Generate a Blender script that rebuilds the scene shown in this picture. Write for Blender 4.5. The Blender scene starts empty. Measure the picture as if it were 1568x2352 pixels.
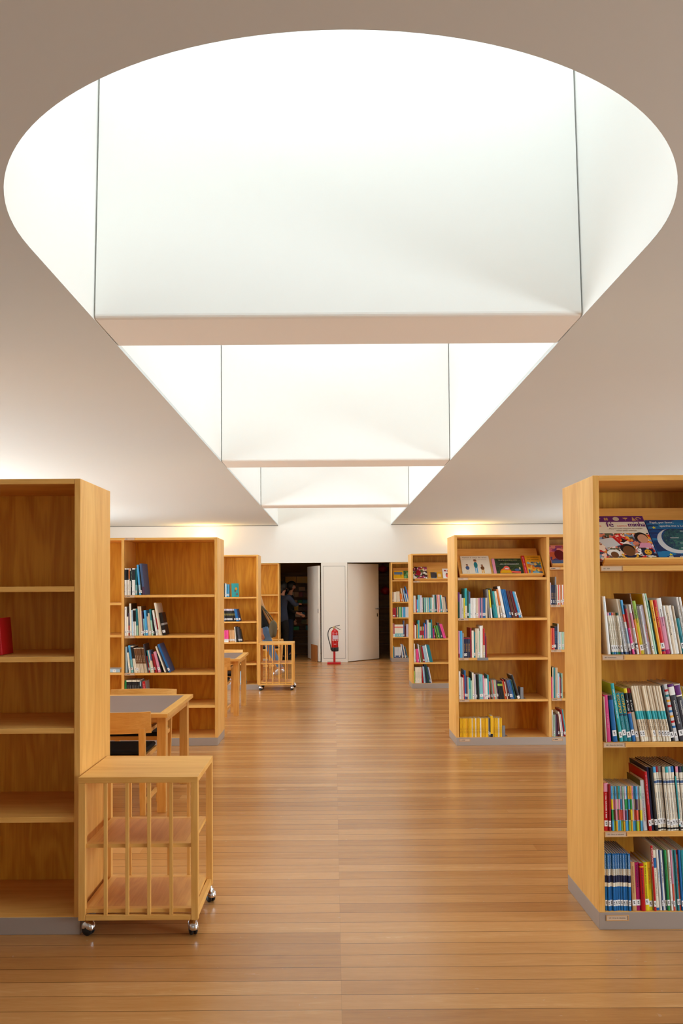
import bpy, bmesh, math, random
from mathutils import Vector, Matrix
random.seed(7)
S = bpy.context.scene
C = S.collection
PI = math.pi

# ---------------------------------------------------------------- camera, world, exposure
cam_d = bpy.data.cameras.new('camera')
cam = bpy.data.objects.new('camera', cam_d)
C.objects.link(cam)
F_PX, PPX, PPY, PITCH, ROLL = 1858.07, 765.11, 1301.05, 0.0255, 0.0068
cam_d.sensor_fit = 'AUTO'
cam_d.sensor_width = 36.0
cam_d.lens = F_PX / 2352 * 36.0
cam_d.shift_x = (784 - PPX) / 2352
cam_d.shift_y = (PPY - 1176) / 2352
cam_d.clip_end = 100
cam.matrix_world = (Matrix.Translation((0, 0, 1.55)) @ Matrix.Rotation(PI / 2 + PITCH, 4, 'X')
                    @ Matrix.Rotation(-ROLL, 4, 'Z'))
S.camera = cam

W = bpy.data.worlds.new('world')
S.world = W
W.use_nodes = True
W.node_tree.nodes['Background'].inputs[0].default_value = (0.75, 0.85, 1.0, 1)
W.node_tree.nodes['Background'].inputs[1].default_value = 1.0

S.view_settings.view_transform = 'Standard'
S.view_settings.look = 'None'
S.view_settings.gamma = 1
S.view_settings.use_curve_mapping = False
S.view_settings.exposure = 0.06
S.cycles.max_bounces = 10
S.cycles.diffuse_bounces = 7
S.cycles.glossy_bounces = 4
S.cycles.sample_clamp_indirect = 6

# daylight strengths (glowing panes, some of them added as fill, and two added area lamps)
SKY_TOP = 1.85          # roof glazing over the skylight wells
WIN_LEFT = 12         # windows in the left wall
WIN_RIGHT = 3.2        # right-wall windows past the first, two of them added as fill
FILL_NEAR, FILL_MID = 135, 45   # added area lamps at two right-hand windows, tilted down (watts)
FILL_RIGHT_NEAR = 2.5   # unseen right-wall window, placed to light the nearest right bookcase
FILL_FRONT = 0.7        # added fill window behind the camera, unseen
LAMP_W = 14            # wall uplights on the end wall (watts)

# ---------------------------------------------------------------- measured layout (metres)
HC = 2.838             # ceiling
SL, SR = -1.136, 1.200 # skylight edges
SCX, SRAD, SCY = (SL + SR) / 2, (SR - SL) / 2, 3.006
XL, XR = -1.146, 1.186 # aisle ends of the bookcases
YE = 16.727            # end wall
HB, DB = 2.051, 0.49   # bookcase height and depth
TOPZ = 4.7
ROOM_L, ROOM_R, ROOM_F = -5.6, 5.6, -4.0
BEAMS = [(3.827, 4.281), (8.225, 8.666), (12.71, 13.15)]

# ---------------------------------------------------------------- materials
def lin(v):
    v /= 255.0
    return v / 12.92 if v <= 0.04045 else ((v + 0.055) / 1.055) ** 2.4
def rgb(c):
    return (lin(c[0]), lin(c[1]), lin(c[2]), 1)
_M = {}
def new_mat(name):
    m = bpy.data.materials.new(name)
    m.use_nodes = True
    return m, m.node_tree.nodes, m.node_tree.links, m.node_tree.nodes['Principled BSDF']
def plain(name, col, rough=0.6, metal=0.0, spec=0.5, coat=0.0, noise=0.0):
    if name in _M: return _M[name]
    m, N, L, P = new_mat(name)
    P.inputs['Base Color'].default_value = rgb(col)
    P.inputs['Roughness'].default_value = rough
    P.inputs['Metallic'].default_value = metal
    P.inputs['Specular IOR Level'].default_value = spec
    P.inputs['Coat Weight'].default_value = coat
    if noise:
        t = N.new('ShaderNodeTexCoord'); n = N.new('ShaderNodeTexNoise'); n.inputs['Scale'].default_value = 3
        n.inputs['Detail'].default_value = 6
        mx = N.new('ShaderNodeMixRGB'); mx.blend_type = 'MULTIPLY'; mx.inputs[0].default_value = noise
        mx.inputs[1].default_value = rgb(col)
        L.new(t.outputs['Object'], n.inputs['Vector']); L.new(n.outputs['Fac'], mx.inputs[2])
        L.new(mx.outputs[0], P.inputs['Base Color'])
    _M[name] = m
    return m
def glow(name, col, strength):
    if name in _M: return _M[name]
    m, N, L, P = new_mat(name)
    P.inputs['Base Color'].default_value = rgb(col)
    P.inputs['Emission Color'].default_value = rgb(col)
    P.inputs['Emission Strength'].default_value = strength
    _M[name] = m
    return m
def ramp(N, stops):
    r = N.new('ShaderNodeValToRGB')
    e = r.color_ramp.elements
    while len(e) < len(stops): e.new(0.5)
    for k, (p, c) in enumerate(stops):
        e[k].position = p; e[k].color = rgb(c)
    return r
def wood(name, axis, a=(236, 184, 104), b=(216, 156, 76), figure=1.0, rough=0.42):
    """Beech veneer: fine pores and slow flame figure running along one axis."""
    if name in _M: return _M[name]
    m, N, L, P = new_mat(name)
    t = N.new('ShaderNodeTexCoord')
    mp = N.new('ShaderNodeMapping')
    sc = [1.0, 1.0, 1.0]; sc[axis] = 0.13
    mp.inputs['Scale'].default_value = sc
    oi = N.new('ShaderNodeObjectInfo')
    ad = N.new('ShaderNodeVectorMath'); ad.operation = 'ADD'
    sv = N.new('ShaderNodeVectorMath'); sv.operation = 'SCALE'; sv.inputs[0].default_value = (17.3, 9.1, 5.7)
    L.new(oi.outputs['Random'], sv.inputs['Scale'])
    L.new(t.outputs['Object'], mp.inputs['Vector'])
    L.new(mp.outputs[0], ad.inputs[0]); L.new(sv.outputs[0], ad.inputs[1])
    n1 = N.new('ShaderNodeTexNoise'); n1.inputs['Scale'].default_value = 5.5; n1.inputs['Detail'].default_value = 3
    n1.inputs['Distortion'].default_value = 0.6
    L.new(ad.outputs[0], n1.inputs['Vector'])
    rings = N.new('ShaderNodeMath'); rings.operation = 'MULTIPLY'; rings.inputs[1].default_value = 46
    sn = N.new('ShaderNodeMath'); sn.operation = 'SINE'
    L.new(n1.outputs['Fac'], rings.inputs[0]); L.new(rings.outputs[0], sn.inputs[0])
    n2 = N.new('ShaderNodeTexNoise'); n2.inputs['Scale'].default_value = 120; n2.inputs['Detail'].default_value = 2
    mp2 = N.new('ShaderNodeMapping'); sc2 = [1.0, 1.0, 1.0]; sc2[axis] = 0.05; mp2.inputs['Scale'].default_value = sc2
    L.new(t.outputs['Object'], mp2.inputs['Vector']); L.new(mp2.outputs[0], n2.inputs['Vector'])
    n3 = N.new('ShaderNodeTexNoise'); n3.inputs['Scale'].default_value = 9; n3.inputs['Detail'].default_value = 2
    mp3 = N.new('ShaderNodeMapping'); sc3 = [1.0, 1.0, 1.0]; sc3[axis] = 0.04; mp3.inputs['Scale'].default_value = sc3
    L.new(t.outputs['Object'], mp3.inputs['Vector']); L.new(mp3.outputs[0], n3.inputs['Vector'])
    def mad(x, k, c):
        q = N.new('ShaderNodeMath'); q.operation = 'MULTIPLY_ADD'; q.inputs[1].default_value = k
        L.new(x, q.inputs[0])
        if isinstance(c, float): q.inputs[2].default_value = c
        else: L.new(c, q.inputs[2])
        return q.outputs[0]
    f = mad(sn.outputs[0], 0.10 * figure, 0.0)
    f = mad(n2.outputs['Fac'], 0.55, f)
    f = mad(n3.outputs['Fac'], 0.75, f)
    r = ramp(N, [(0.40, b), (0.90, a)])
    L.new(f, r.inputs[0]); L.new(r.outputs[0], P.inputs['Base Color'])
    P.inputs['Roughness'].default_value = rough
    P.inputs['Specular IOR Level'].default_value = 0.35
    _M[name] = m
    return m
WOOD = [wood('beech_along_x', 0), wood('beech_along_y', 1), wood('beech_along_z', 2)]
PANEL = wood('beech_veneer_panel', 2, (230, 170, 54), (206, 138, 32), figure=1.6)
DARKW = wood('brown_wood', 2, (178, 112, 58), (150, 88, 42))

def floor_mat():
    m, N, L, P = new_mat('strip_floor')
    t = N.new('ShaderNodeTexCoord'); sp = N.new('ShaderNodeSeparateXYZ')
    L.new(t.outputs['Object'], sp.inputs[0])
    def math_(op, a, b=None, c=None):
        q = N.new('ShaderNodeMath'); q.operation = op
        for k, v in enumerate((a, b, c)):
            if v is None: continue
            if isinstance(v, (int, float)): q.inputs[k].default_value = v
            else: L.new(v, q.inputs[k])
        return q.outputs[0]
    X, Y = sp.outputs[0], sp.outputs[1]
    ry = math_('DIVIDE', math_('SUBTRACT', Y, 0.021), 0.1106)
    row = math_('FLOOR', ry); fy = math_('FRACT', ry)
    wn = N.new('ShaderNodeTexWhiteNoise'); wn.noise_dimensions = '1D'; L.new(row, wn.inputs['W'])
    off = math_('MULTIPLY', math_('GREATER_THAN', wn.outputs['Value'], 0.72), 1.165)
    rx = math_('DIVIDE', math_('ADD', math_('SUBTRACT', X, 0.02), off), 2.33)
    seg = math_('FLOOR', rx); fx = math_('FRACT', rx)
    cb = N.new('ShaderNodeCombineXYZ'); L.new(row, cb.inputs[0]); L.new(seg, cb.inputs[1])
    w2 = N.new('ShaderNodeTexWhiteNoise'); w2.noise_dimensions = '2D'; L.new(cb.outputs[0], w2.inputs['Vector'])
    # grain
    ofs = N.new('ShaderNodeVectorMath'); ofs.operation = 'MULTIPLY_ADD'
    ofs.inputs[1].default_value = (7, 0, 13)
    L.new(w2.outputs['Color'], ofs.inputs[0]); L.new(t.outputs['Object'], ofs.inputs[2])
    mp = N.new('ShaderNodeMapping'); mp.inputs['Scale'].default_value = (0.09, 1, 1)
    L.new(ofs.outputs[0], mp.inputs['Vector'])
    g1 = N.new('ShaderNodeTexNoise'); g1.inputs['Scale'].default_value = 22; g1.inputs['Detail'].default_value = 5
    g1.inputs['Distortion'].default_value = 0.8
    L.new(mp.outputs[0], g1.inputs['Vector'])
    g2 = N.new('ShaderNodeTexNoise'); g2.inputs['Scale'].default_value = 190; g2.inputs['Detail'].default_value = 2
    L.new(mp.outputs[0], g2.inputs['Vector'])
    v = math_('MULTIPLY_ADD', g1.outputs['Fac'], 0.42, math_('MULTIPLY_ADD', g2.outputs['Fac'], 0.24, math_('MULTIPLY_ADD', math_('POWER', w2.outputs['Value'], 1.3), 0.36, 0.11)))
    r = ramp(N, [(0.26, (156, 104, 56)), (0.55, (180, 125, 70)), (0.80, (196, 142, 86)), (1.0, (216, 170, 114))])
    L.new(v, r.inputs[0])
    # worn scuffs: small pale flecks of dust near the camera
    sc = N.new('ShaderNodeTexNoise'); sc.inputs['Scale'].default_value = 34; sc.inputs['Detail'].default_value = 2
    L.new(t.outputs['Object'], sc.inputs['Vector'])
    sp2 = math_('MULTIPLY', math_('GREATER_THAN', sc.outputs['Fac'], 0.735), 0.12)
    mx0 = N.new('ShaderNodeMixRGB'); L.new(sp2, mx0.inputs[0]); L.new(r.outputs[0], mx0.inputs[1]); mx0.inputs[2].default_value = rgb((215, 200, 180))
    # joints
    ey = math_('MINIMUM', fy, math_('SUBTRACT', 1, fy))
    gy = math_('LESS_THAN', ey, 0.016)
    ex = math_('MINIMUM', fx, math_('SUBTRACT', 1, fx))
    gx = math_('MULTIPLY', math_('LESS_THAN', ex, 0.0003), 0.35)
    gp = math_('MAXIMUM', gy, gx)
    mx = N.new('ShaderNodeMixRGB'); L.new(math_('MULTIPLY', gp, 0.78), mx.inputs[0]); L.new(mx0.outputs[0], mx.inputs[1]); mx.inputs[2].default_value = rgb((62, 38, 20))
    L.new(mx.outputs[0], P.inputs['Base Color'])
    bh = math_('MULTIPLY_ADD', math_('MINIMUM', ey, 0.05), 6.0, math_('MULTIPLY', g1.outputs['Fac'], 0.10))
    bp = N.new('ShaderNodeBump'); bp.inputs['Strength'].default_value = 0.13; bp.inputs['Distance'].default_value = 0.004
    L.new(bh, bp.inputs['Height']); L.new(bp.outputs[0], P.inputs['Normal'])
    rr = math_('MULTIPLY_ADD', g1.outputs['Fac'], 0.14, 0.17)
    L.new(rr, P.inputs['Roughness'])
    P.inputs['Specular IOR Level'].default_value = 0.42
    return m

WHITE = plain('white_plaster', (238, 234, 226), 0.85, spec=0.2)
CEILM = plain('ceiling_plaster', (214, 218, 217), 0.9, spec=0.15)
WELLM = plain('skylight_plaster', (243, 242, 238), 0.85, spec=0.2)
DOORM = plain('door_paint', (234, 227, 216), 0.3)
GROOVE = plain('shadow_gap', (120, 115, 108), 0.8)  # flat grey for groove lines and for the shadow painted under the ceiling
STORE = plain('store_room_paint', (176, 136, 76), 0.9, spec=0.1)
METAL = plain('plinth_metal', (172, 162, 155), 0.45, metal=0.45)
CHROME = plain('chrome', (225, 225, 230), 0.08, metal=1.0)
RUBBER = plain('black_rubber', (22, 22, 24), 0.5)
STEEL = plain('bookend_steel', (128, 130, 136), 0.45, metal=0.3)
PAPER = plain('paper_pages', (226, 214, 190), 0.9, spec=0.1)
STICK = plain('white_sticker', (236, 236, 238), 0.5)
INK = plain('black_ink', (28, 26, 28), 0.6)
LINO = plain('brown_linoleum', (134, 112, 102), 0.55, noise=0.12)
CUSH = plain('black_cushion', (22, 21, 22), 0.75, spec=0.2)
CARD = plain('tag_card', (206, 178, 152), 0.7)
TAGW = wood('tag_wood', 0, (214, 170, 118), (196, 148, 98))

PAL = dict(
    white=(238, 238, 236), ivory=(232, 224, 206), cream=(222, 204, 176), beige=(206, 190, 166), tan=(206, 158, 108),
    orange=(226, 120, 40), amber=(236, 172, 40), yellow=(228, 208, 30), gold=(242, 190, 26), mustard=(226, 172, 20),
    red=(196, 18, 28), crimson=(158, 14, 34), maroon=(92, 22, 34), pink=(228, 70, 140), rose=(226, 150, 178), magenta=(178, 20, 100),
    purple=(96, 34, 110), lilac=(204, 196, 214), plum=(84, 54, 86), navy=(24, 32, 70), blue=(20, 104, 172), sky_blue=(74, 164, 220),
    pale_blue=(172, 204, 224), slate_blue=(70, 96, 140), teal=(22, 124, 136), turquoise=(44, 170, 180), aqua=(124, 192, 200), mint=(164, 208, 184),
    green=(40, 150, 80), dark_green=(26, 70, 54), lime=(158, 196, 70), grey=(150, 150, 152), pale_grey=(206, 208, 212), dark_grey=(62, 62, 72),
    black=(20, 20, 24), brown=(112, 70, 38), coral=(232, 100, 84), olive=(110, 104, 56))
def ink(col):
    """matt-laminated book cover in one palette colour; copies vary slightly in wear"""
    key = 'cover_' + col
    if key in _M: return _M[key]
    m, N, L, P = new_mat(key)
    oi = N.new('ShaderNodeObjectInfo')
    hs = N.new('ShaderNodeHueSaturation'); hs.inputs['Color'].default_value = rgb(PAL[col])
    q = N.new('ShaderNodeMath'); q.operation = 'MULTIPLY_ADD'; q.inputs[1].default_value = 0.22; q.inputs[2].default_value = 0.86
    L.new(oi.outputs['Random'], q.inputs[0]); L.new(q.outputs[0], hs.inputs['Value'])
    L.new(hs.outputs[0], P.inputs['Base Color'])
    P.inputs['Roughness'].default_value = 0.4
    P.inputs['Specular IOR Level'].default_value = 0.4
    _M[key] = m
    return m

# ---------------------------------------------------------------- mesh helpers
class MB:
    """collects shapes into ONE mesh; each face remembers its material"""
    def __init__(s): s.v, s.f, s.m, s.mats, s.sm = [], [], [], [], []
    def mi(s, mat):
        if mat not in s.mats: s.mats.append(mat)
        return s.mats.index(mat)
    def add(s, verts, faces, mat, smooth=False, M=None):
        o = len(s.v); k = s.mi(mat)
        s.v += [tuple(M @ Vector(p)) if M is not None else tuple(p) for p in verts]
        for f in faces:
            s.f.append([o + i for i in f]); s.m.append(k); s.sm.append(smooth)
        return s
    def box(s, x0, x1, y0, y1, z0, z1, mat, M=None):
        return s.add([(x0, y0, z0), (x1, y0, z0), (x1, y1, z0), (x0, y1, z0), (x0, y0, z1), (x1, y0, z1), (x1, y1, z1), (x0, y1, z1)],
                     [(0, 3, 2, 1), (4, 5, 6, 7), (0, 1, 5, 4), (1, 2, 6, 5), (2, 3, 7, 6), (3, 0, 4, 7)], mat, M=M)
    def bbox(s, x0, x1, y0, y1, z0, z1, mat, r=0.002, M=None):
        """box with bevelled edges"""
        bm = bmesh.new()
        bmesh.ops.create_cube(bm, size=1)
        for v in bm.verts:
            v.co = ((x0 + x1) / 2 + v.co.x * (x1 - x0), (y0 + y1) / 2 + v.co.y * (y1 - y0), (z0 + z1) / 2 + v.co.z * (z1 - z0))
        bmesh.ops.bevel(bm, geom=list(bm.edges), offset=r, segments=1, affect='EDGES')
        return s.bm(bm, mat, M)
    def bm(s, bm, mat, M=None, smooth=False):
        bm.verts.ensure_lookup_table(); bm.verts.index_update()
        s.add([v.co[:] for v in bm.verts], [[v.index for v in f.verts] for f in bm.faces], mat, smooth, M)
        bm.free()
        return s
    def prism(s, pts, h0, h1, mat, axis='z', M=None, smooth=False):
        """pts: 2D outline (counter-clockwise), extruded along axis"""
        n = len(pts)
        def q(p, h): return {'z': (p[0], p[1], h), 'y': (p[0], h, p[1]), 'x': (h, p[0], p[1])}[axis]
        V = [q(p, h0) for p in pts] + [q(p, h1) for p in pts]
        F = [list(range(n))[::-1], [n + i for i in range(n)]] + [(i, (i + 1) % n, n + (i + 1) % n, n + i) for i in range(n)]
        return s.add(V, F, mat, smooth, M)
    def lathe(s, prof, mat, seg=24, M=None, smooth=True):
        V, F = [], []
        for r, z in prof:
            for k in range(seg):
                a = 2 * PI * k / seg; V.append((r * math.cos(a), r * math.sin(a), z))
        for i in range(len(prof) - 1):
            for k in range(seg):
                k2 = (k + 1) % seg
                F.append((i * seg + k, i * seg + k2, (i + 1) * seg + k2, (i + 1) * seg + k))
        F.append(list(range(seg))[::-1]); F.append([(len(prof) - 1) * seg + k for k in range(seg)])
        return s.add(V, F, mat, smooth, M)
    def tube(s, pts, r, mat, seg=8, M=None, taper=None):
        pts = [Vector(p) for p in pts]; V, F = [], []
        for i, p in enumerate(pts):
            d = (pts[min(i + 1, len(pts) - 1)] - pts[max(i - 1, 0)]).normalized()
            u = d.cross(Vector((0.3, 0.9, 0.2)))
            if u.length < 1e-3: u = d.cross(Vector((1, 0, 0)))
            u.normalize(); w = d.cross(u)
            rr = r if taper is None else taper[i]
            for k in range(seg):
                a = 2 * PI * k / seg; V.append(p + u * rr * math.cos(a) + w * rr * math.sin(a))
        for i in range(len(pts) - 1):
            for k in range(seg):
                k2 = (k + 1) % seg
                F.append((i * seg + k, i * seg + k2, (i + 1) * seg + k2, (i + 1) * seg + k))
        F.append(list(range(seg))[::-1]); F.append([(len(pts) - 1) * seg + k for k in range(seg)])
        return s.add(V, F, mat, True, M)
    def mesh(s, name):
        me = bpy.data.meshes.new(name)
        me.from_pydata(s.v, [], s.f)
        for m in s.mats: me.materials.append(m)
        me.polygons.foreach_set('material_index', s.m)
        me.polygons.foreach_set('use_smooth', s.sm)
        me.update()
        return me
    def build(s, name, parent=None, fix=True):
        me = s.mesh(name)
        if fix:
            b = bmesh.new(); b.from_mesh(me); bmesh.ops.recalc_face_normals(b, faces=b.faces); b.to_mesh(me); b.free()
        o = bpy.data.objects.new(name, me); C.objects.link(o)
        if parent: o.parent = parent
        return o
def tag(o, label, cat=None, group=None, kind=None):
    if label: o['label'] = label
    if cat: o['category'] = cat
    if group: o['group'] = group
    if kind: o['kind'] = kind
    return o
def thing(name, label, cat, loc=(0, 0, 0), rz=0.0, group=None):
    o = bpy.data.objects.new(name, None); C.objects.link(o)
    o.empty_display_size = 0.1
    o.location = loc; o.rotation_euler = (0, 0, rz)
    return tag(o, label, cat, group)
def struct(o, label, cat='building'):
    return tag(o, label, cat, kind='structure')
def copy_tree(o, parent=None):
    c = o.copy(); C.objects.link(c)
    if parent:
        c.parent = parent; c.matrix_parent_inverse = o.matrix_parent_inverse.copy()
    for ch in [x for x in C.objects if x.parent == o]: copy_tree(ch, c)
    return c
_T = {}
def text_geo(s):
    """outline text as plain triangles, height 1 = capital size"""
    if s not in _T:
        cu = bpy.data.curves.new('t', 'FONT'); cu.body = s; cu.size = 1.0; cu.resolution_u = 2
        ob = bpy.data.objects.new('t', cu); C.objects.link(ob)
        me = bpy.data.meshes.new_from_object(ob)
        V = [v.co[:] for v in me.vertices]; Fc = [list(p.vertices) for p in me.polygons]
        bpy.data.objects.remove(ob); bpy.data.curves.remove(cu); bpy.data.meshes.remove(me)
        _T[s] = (V, Fc)
    return _T[s]
def put_text(mb, s, mat, x, y, z, length=None, size=0.01, mode='face', align='l', bold=0.0):
    """mode 'face': reads left to right facing -Y; 'spine': reads downwards on a spine facing -Y. (x, z) is the start of the baseline"""
    V, Fc = text_geo(s)
    x0 = min(v[0] for v in V); x1 = max(v[0] for v in V)
    k = size if length is None else length / (x1 - x0)
    ky = size
    out = []
    for v in V:
        a = (v[0] - x0) * k; b = v[1] * ky
        if align == 'c': a -= (x1 - x0) * k / 2
        out.append((x + a, y, z + b) if mode == 'face' else (x + b, y, z - a))
    mb.add(out, Fc, mat)
    if bold:
        mb.add([(p[0] + bold, p[1] - 1e-5, p[2]) if mode == 'face' else (p[0], p[1] - 1e-5, p[2] + bold) for p in out], Fc, mat)

# ---------------------------------------------------------------- room shell
struct(MB().box(ROOM_L - .2, ROOM_R + .2, ROOM_F - .2, 19.6, -0.12, 0, floor_mat()).build('floor'), 'strip wood floor running across the library', 'floor')

def ceiling():
    mb = MB()
    n = 40
    ys = [SCY - SRAD * math.cos(PI / 2 * k / n) for k in range(n + 1)]
    hw = [SRAD * math.sin(PI / 2 * k / n) for k in range(n + 1)]
    z0, z1 = HC, HC + 0.02
    mb.box(ROOM_L, ROOM_R, ROOM_F, ys[0], z0, z1, CEILM)
    for k in range(n):
        for sgn, wall in ((-1, ROOM_L), (1, ROOM_R)):
            a, b = SCX + sgn * hw[k], SCX + sgn * hw[k + 1]
            P = [(wall, ys[k]), (a, ys[k]), (b, ys[k + 1]), (wall, ys[k + 1])]
            for z, fl in ((z0, False), (z1, True)):
                mb.add([(p[0], p[1], z) for p in P], [(0, 1, 2, 3)], CEILM)
    mb.box(ROOM_L, SL, SCY, YE + .15, z0, z1, CEILM)
    mb.box(SR, ROOM_R, SCY, YE + .15, z0, z1, CEILM)
    struct(mb.build('ceiling', fix=False), 'flat white ceiling around the long skylight slot', 'ceiling')
    # walls of the skylight well above the opening
    mb = MB()
    n = 64
    tp = 0.035                               # the first bay narrows a little towards the glass
    pts = []
    for k in range(n + 1):
        a = PI * k / n
        pts.append((SCX - SRAD * math.cos(a), SCY - SRAD * math.sin(a)))
    pts = [(SL, 4.05)] + pts + [(SR, 4.05)]
    cut = lambda p: (p[0] + tp * (1 if p[0] < SCX else -1) * min(1, abs(p[0] - SCX) / SRAD), p[1])
    m_ = len(pts)
    V = [(p[0], p[1], HC + .001) for p in pts] + [(*cut(p), TOPZ) for p in pts]
    mb.add(V, [(i, i + 1, m_ + i + 1, m_ + i) for i in range(m_ - 1)], WELLM, True)
    o = mb.build('wall_skylight_front', fix=False)
    struct(o, 'half-round white wall of the skylight well nearest the camera', 'wall')
    for nm, x, s in (('left', SL, -1), ('right', SR, 1)):
        mb = MB().box(min(x, x + s * .1), max(x, x + s * .1), 4.055, YE + .05, HC + .021, TOPZ, WELLM)
        struct(mb.build('wall_skylight_' + nm), 'straight white wall of the skylight well on the %s' % nm, 'wall')
ceiling()

def beam(k, y0, y1):
    g = 0.008
    t = 0.036 if k == 0 else 0.0
    r = 0.022
    n = 4
    prof = [(y1, TOPZ), (y0, TOPZ)]
    for i in range(n + 1):
        a = PI + PI / 2 * i / n
        prof.append((y0 + r + r * math.cos(a), HC + r + r * math.sin(a)))
    for i in range(n + 1):
        a = 1.5 * PI + PI / 2 * i / n
        prof.append((y1 - r + r * math.cos(a), HC + r + r * math.sin(a)))
    V = []
    for sgn, x in ((-1, SL + g), (1, SR - g)):
        for y, z in prof: V.append((x - sgn * t * (z - HC) / (TOPZ - HC), y, z))
    m_ = len(prof)
    F = [list(range(m_)), [m_ + i for i in range(m_)][::-1]] + [(i, (i + 1) % m_, m_ + (i + 1) % m_, m_ + i) for i in range(m_)]
    o = MB().add(V, F, WELLM).build('ceiling_beam')
    struct(o, 'white plaster beam crossing the skylight, %s from the camera' % ('first', 'second', 'third')[k], 'beam')
for k, (a, b) in enumerate(BEAMS): beam(k, a, b)

for k, (a, b) in enumerate(((1.8, 3.83), (4.28, 8.22), (8.67, 12.71), (13.15, YE))):
    w = struct(MB().box(SL - .02, SR + .02, a, b, TOPZ + .002, TOPZ + .02, glow('roof_glazing_%d' % k, (234, 248, 255), SKY_TOP * (1, .86, .82, .80)[k])).build('window_%d' % (k + 1)), 'obscured roof glass over the %s skylight bay' % ('first', 'second', 'third', 'fourth')[k], 'window')
struct(MB().box(SL - .25, SR + .25, 1.6, YE + .2, TOPZ + .03, TOPZ + .1, WHITE).build('ceiling_skylight_cap'), 'cap above the roof glass', 'ceiling')

def wall_with_windows(name, x, sgn, wins, label):
    """side wall with openings; each window is frame + pane"""
    mb = MB()
    x0, x1 = min(x, x + sgn * .2), max(x, x + sgn * .2)
    y = ROOM_F
    for (a, b, z0, z1, st, nm) in sorted(wins):
        mb.box(x0, x1, y, a, 0, HC, WHITE)
        mb.box(x0, x1, a, b, 0, z0, WHITE); mb.box(x0, x1, a, b, z1, HC, WHITE)
        y = b
    mb.box(x0, x1, y, YE + .15, 0, HC, WHITE)
    struct(mb.build(name), label, 'wall')
    for (a, b, z0, z1, st, nm) in wins:
        fr = MB()
        xa, xb = x + sgn * .06, x + sgn * .11
        xa, xb = min(xa, xb), max(xa, xb)
        t = .05
        fr.box(xa, xb, a, b, z0, z0 + t, WHITE); fr.box(xa, xb, a, b, z1 - t, z1, WHITE)
        fr.box(xa, xb, a, a + t, z0 + t, z1 - t, WHITE); fr.box(xa, xb, b - t, b, z0 + t, z1 - t, WHITE)
        fr.box(xa, xb, (a + b) / 2 - t / 2, (a + b) / 2 + t / 2, z0 + t, z1 - t, WHITE)
        f = struct(fr.build(nm), 'white framed window, %s along the %s wall' % (['first', 'second', 'third', 'fourth'][sorted(w_[0] for w_ in wins).index(a)], 'left' if sgn < 0 else 'right'), 'window')
        xp = x + sgn * .085
        MB().box(xp - .004, xp + .004, a + t, b - t, z0 + t, z1 - t, glow('daylight_%s' % nm, (234, 248, 255), st)).build('pane', f)
wall_with_windows('wall_left', ROOM_L, -1, [(5.0, 7.2, .8, 2.55, WIN_LEFT, 'window_5'), (8.0, 10.8, .8, 2.55, WIN_LEFT, 'window_6'), (12.0, 14.6, .8, 2.55, WIN_LEFT * .8, 'window_7')], 'white side wall on the left with windows')
wall_with_windows('wall_right', ROOM_R, 1, [(-.7, 3.3, .6, 2.05, FILL_RIGHT_NEAR, 'window_8'), (4.7, 7.5, .3, 1.75, WIN_RIGHT * .8, 'window_11'), (9.0, 11.8, .8, 2.5, WIN_RIGHT, 'window_9'), (13.0, 15.4, .4, 1.7, WIN_RIGHT * 2.2, 'window_12')], 'white side wall on the right with windows')  # unseen; the first two and the last added to brighten bookcase fronts and door
for nm, y, z, pw, yaw in (('window_8', 1.3, 1.35, FILL_NEAR, .35), ('window_11', 6.1, 1.1, FILL_MID, .35)):  # lamps added inside the unseen right windows to brighten bookcase fronts
    ld = bpy.data.lights.new('daylight', 'AREA'); ld.shape = 'RECTANGLE'; ld.size = 2.6; ld.size_y = 1.2
    ld.energy = pw; ld.color = (.82, .94, 1.0); ld.spread = math.radians(150)
    lo = bpy.data.objects.new('daylight', ld); C.objects.link(lo); lo.parent = bpy.data.objects[nm]
    d_ = Vector((-math.cos(yaw), math.sin(yaw), -.42))
    lo.location = (ROOM_R - .15, y, z); lo.rotation_euler = d_.to_track_quat('-Z', 'Y').to_euler()
struct(MB().box(ROOM_L, ROOM_R, ROOM_F - .2, ROOM_F, 0, HC, WHITE).build('wall_front'), 'white wall behind the camera', 'wall')
fw = MB()  # window added behind the camera as frontal fill, out of view
t = .06
for a, b in ((-1.5, 1.5),):
    fw.box(a, b, ROOM_F, ROOM_F + .05, .5, .5 + t, WHITE).box(a, b, ROOM_F, ROOM_F + .05, 2.4 - t, 2.4, WHITE).box(a, a + t, ROOM_F, ROOM_F + .05, .5 + t, 2.4 - t, WHITE).box(b - t, b, ROOM_F, ROOM_F + .05, .5 + t, 2.4 - t, WHITE)
f = struct(fw.build('window_10'), 'added white framed fill window behind the camera', 'window')
MB().box(-1.44, 1.44, ROOM_F + .01, ROOM_F + .02, .56, 2.34, glow('daylight_window_10', (234, 248, 255), FILL_FRONT)).build('pane', f)

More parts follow.
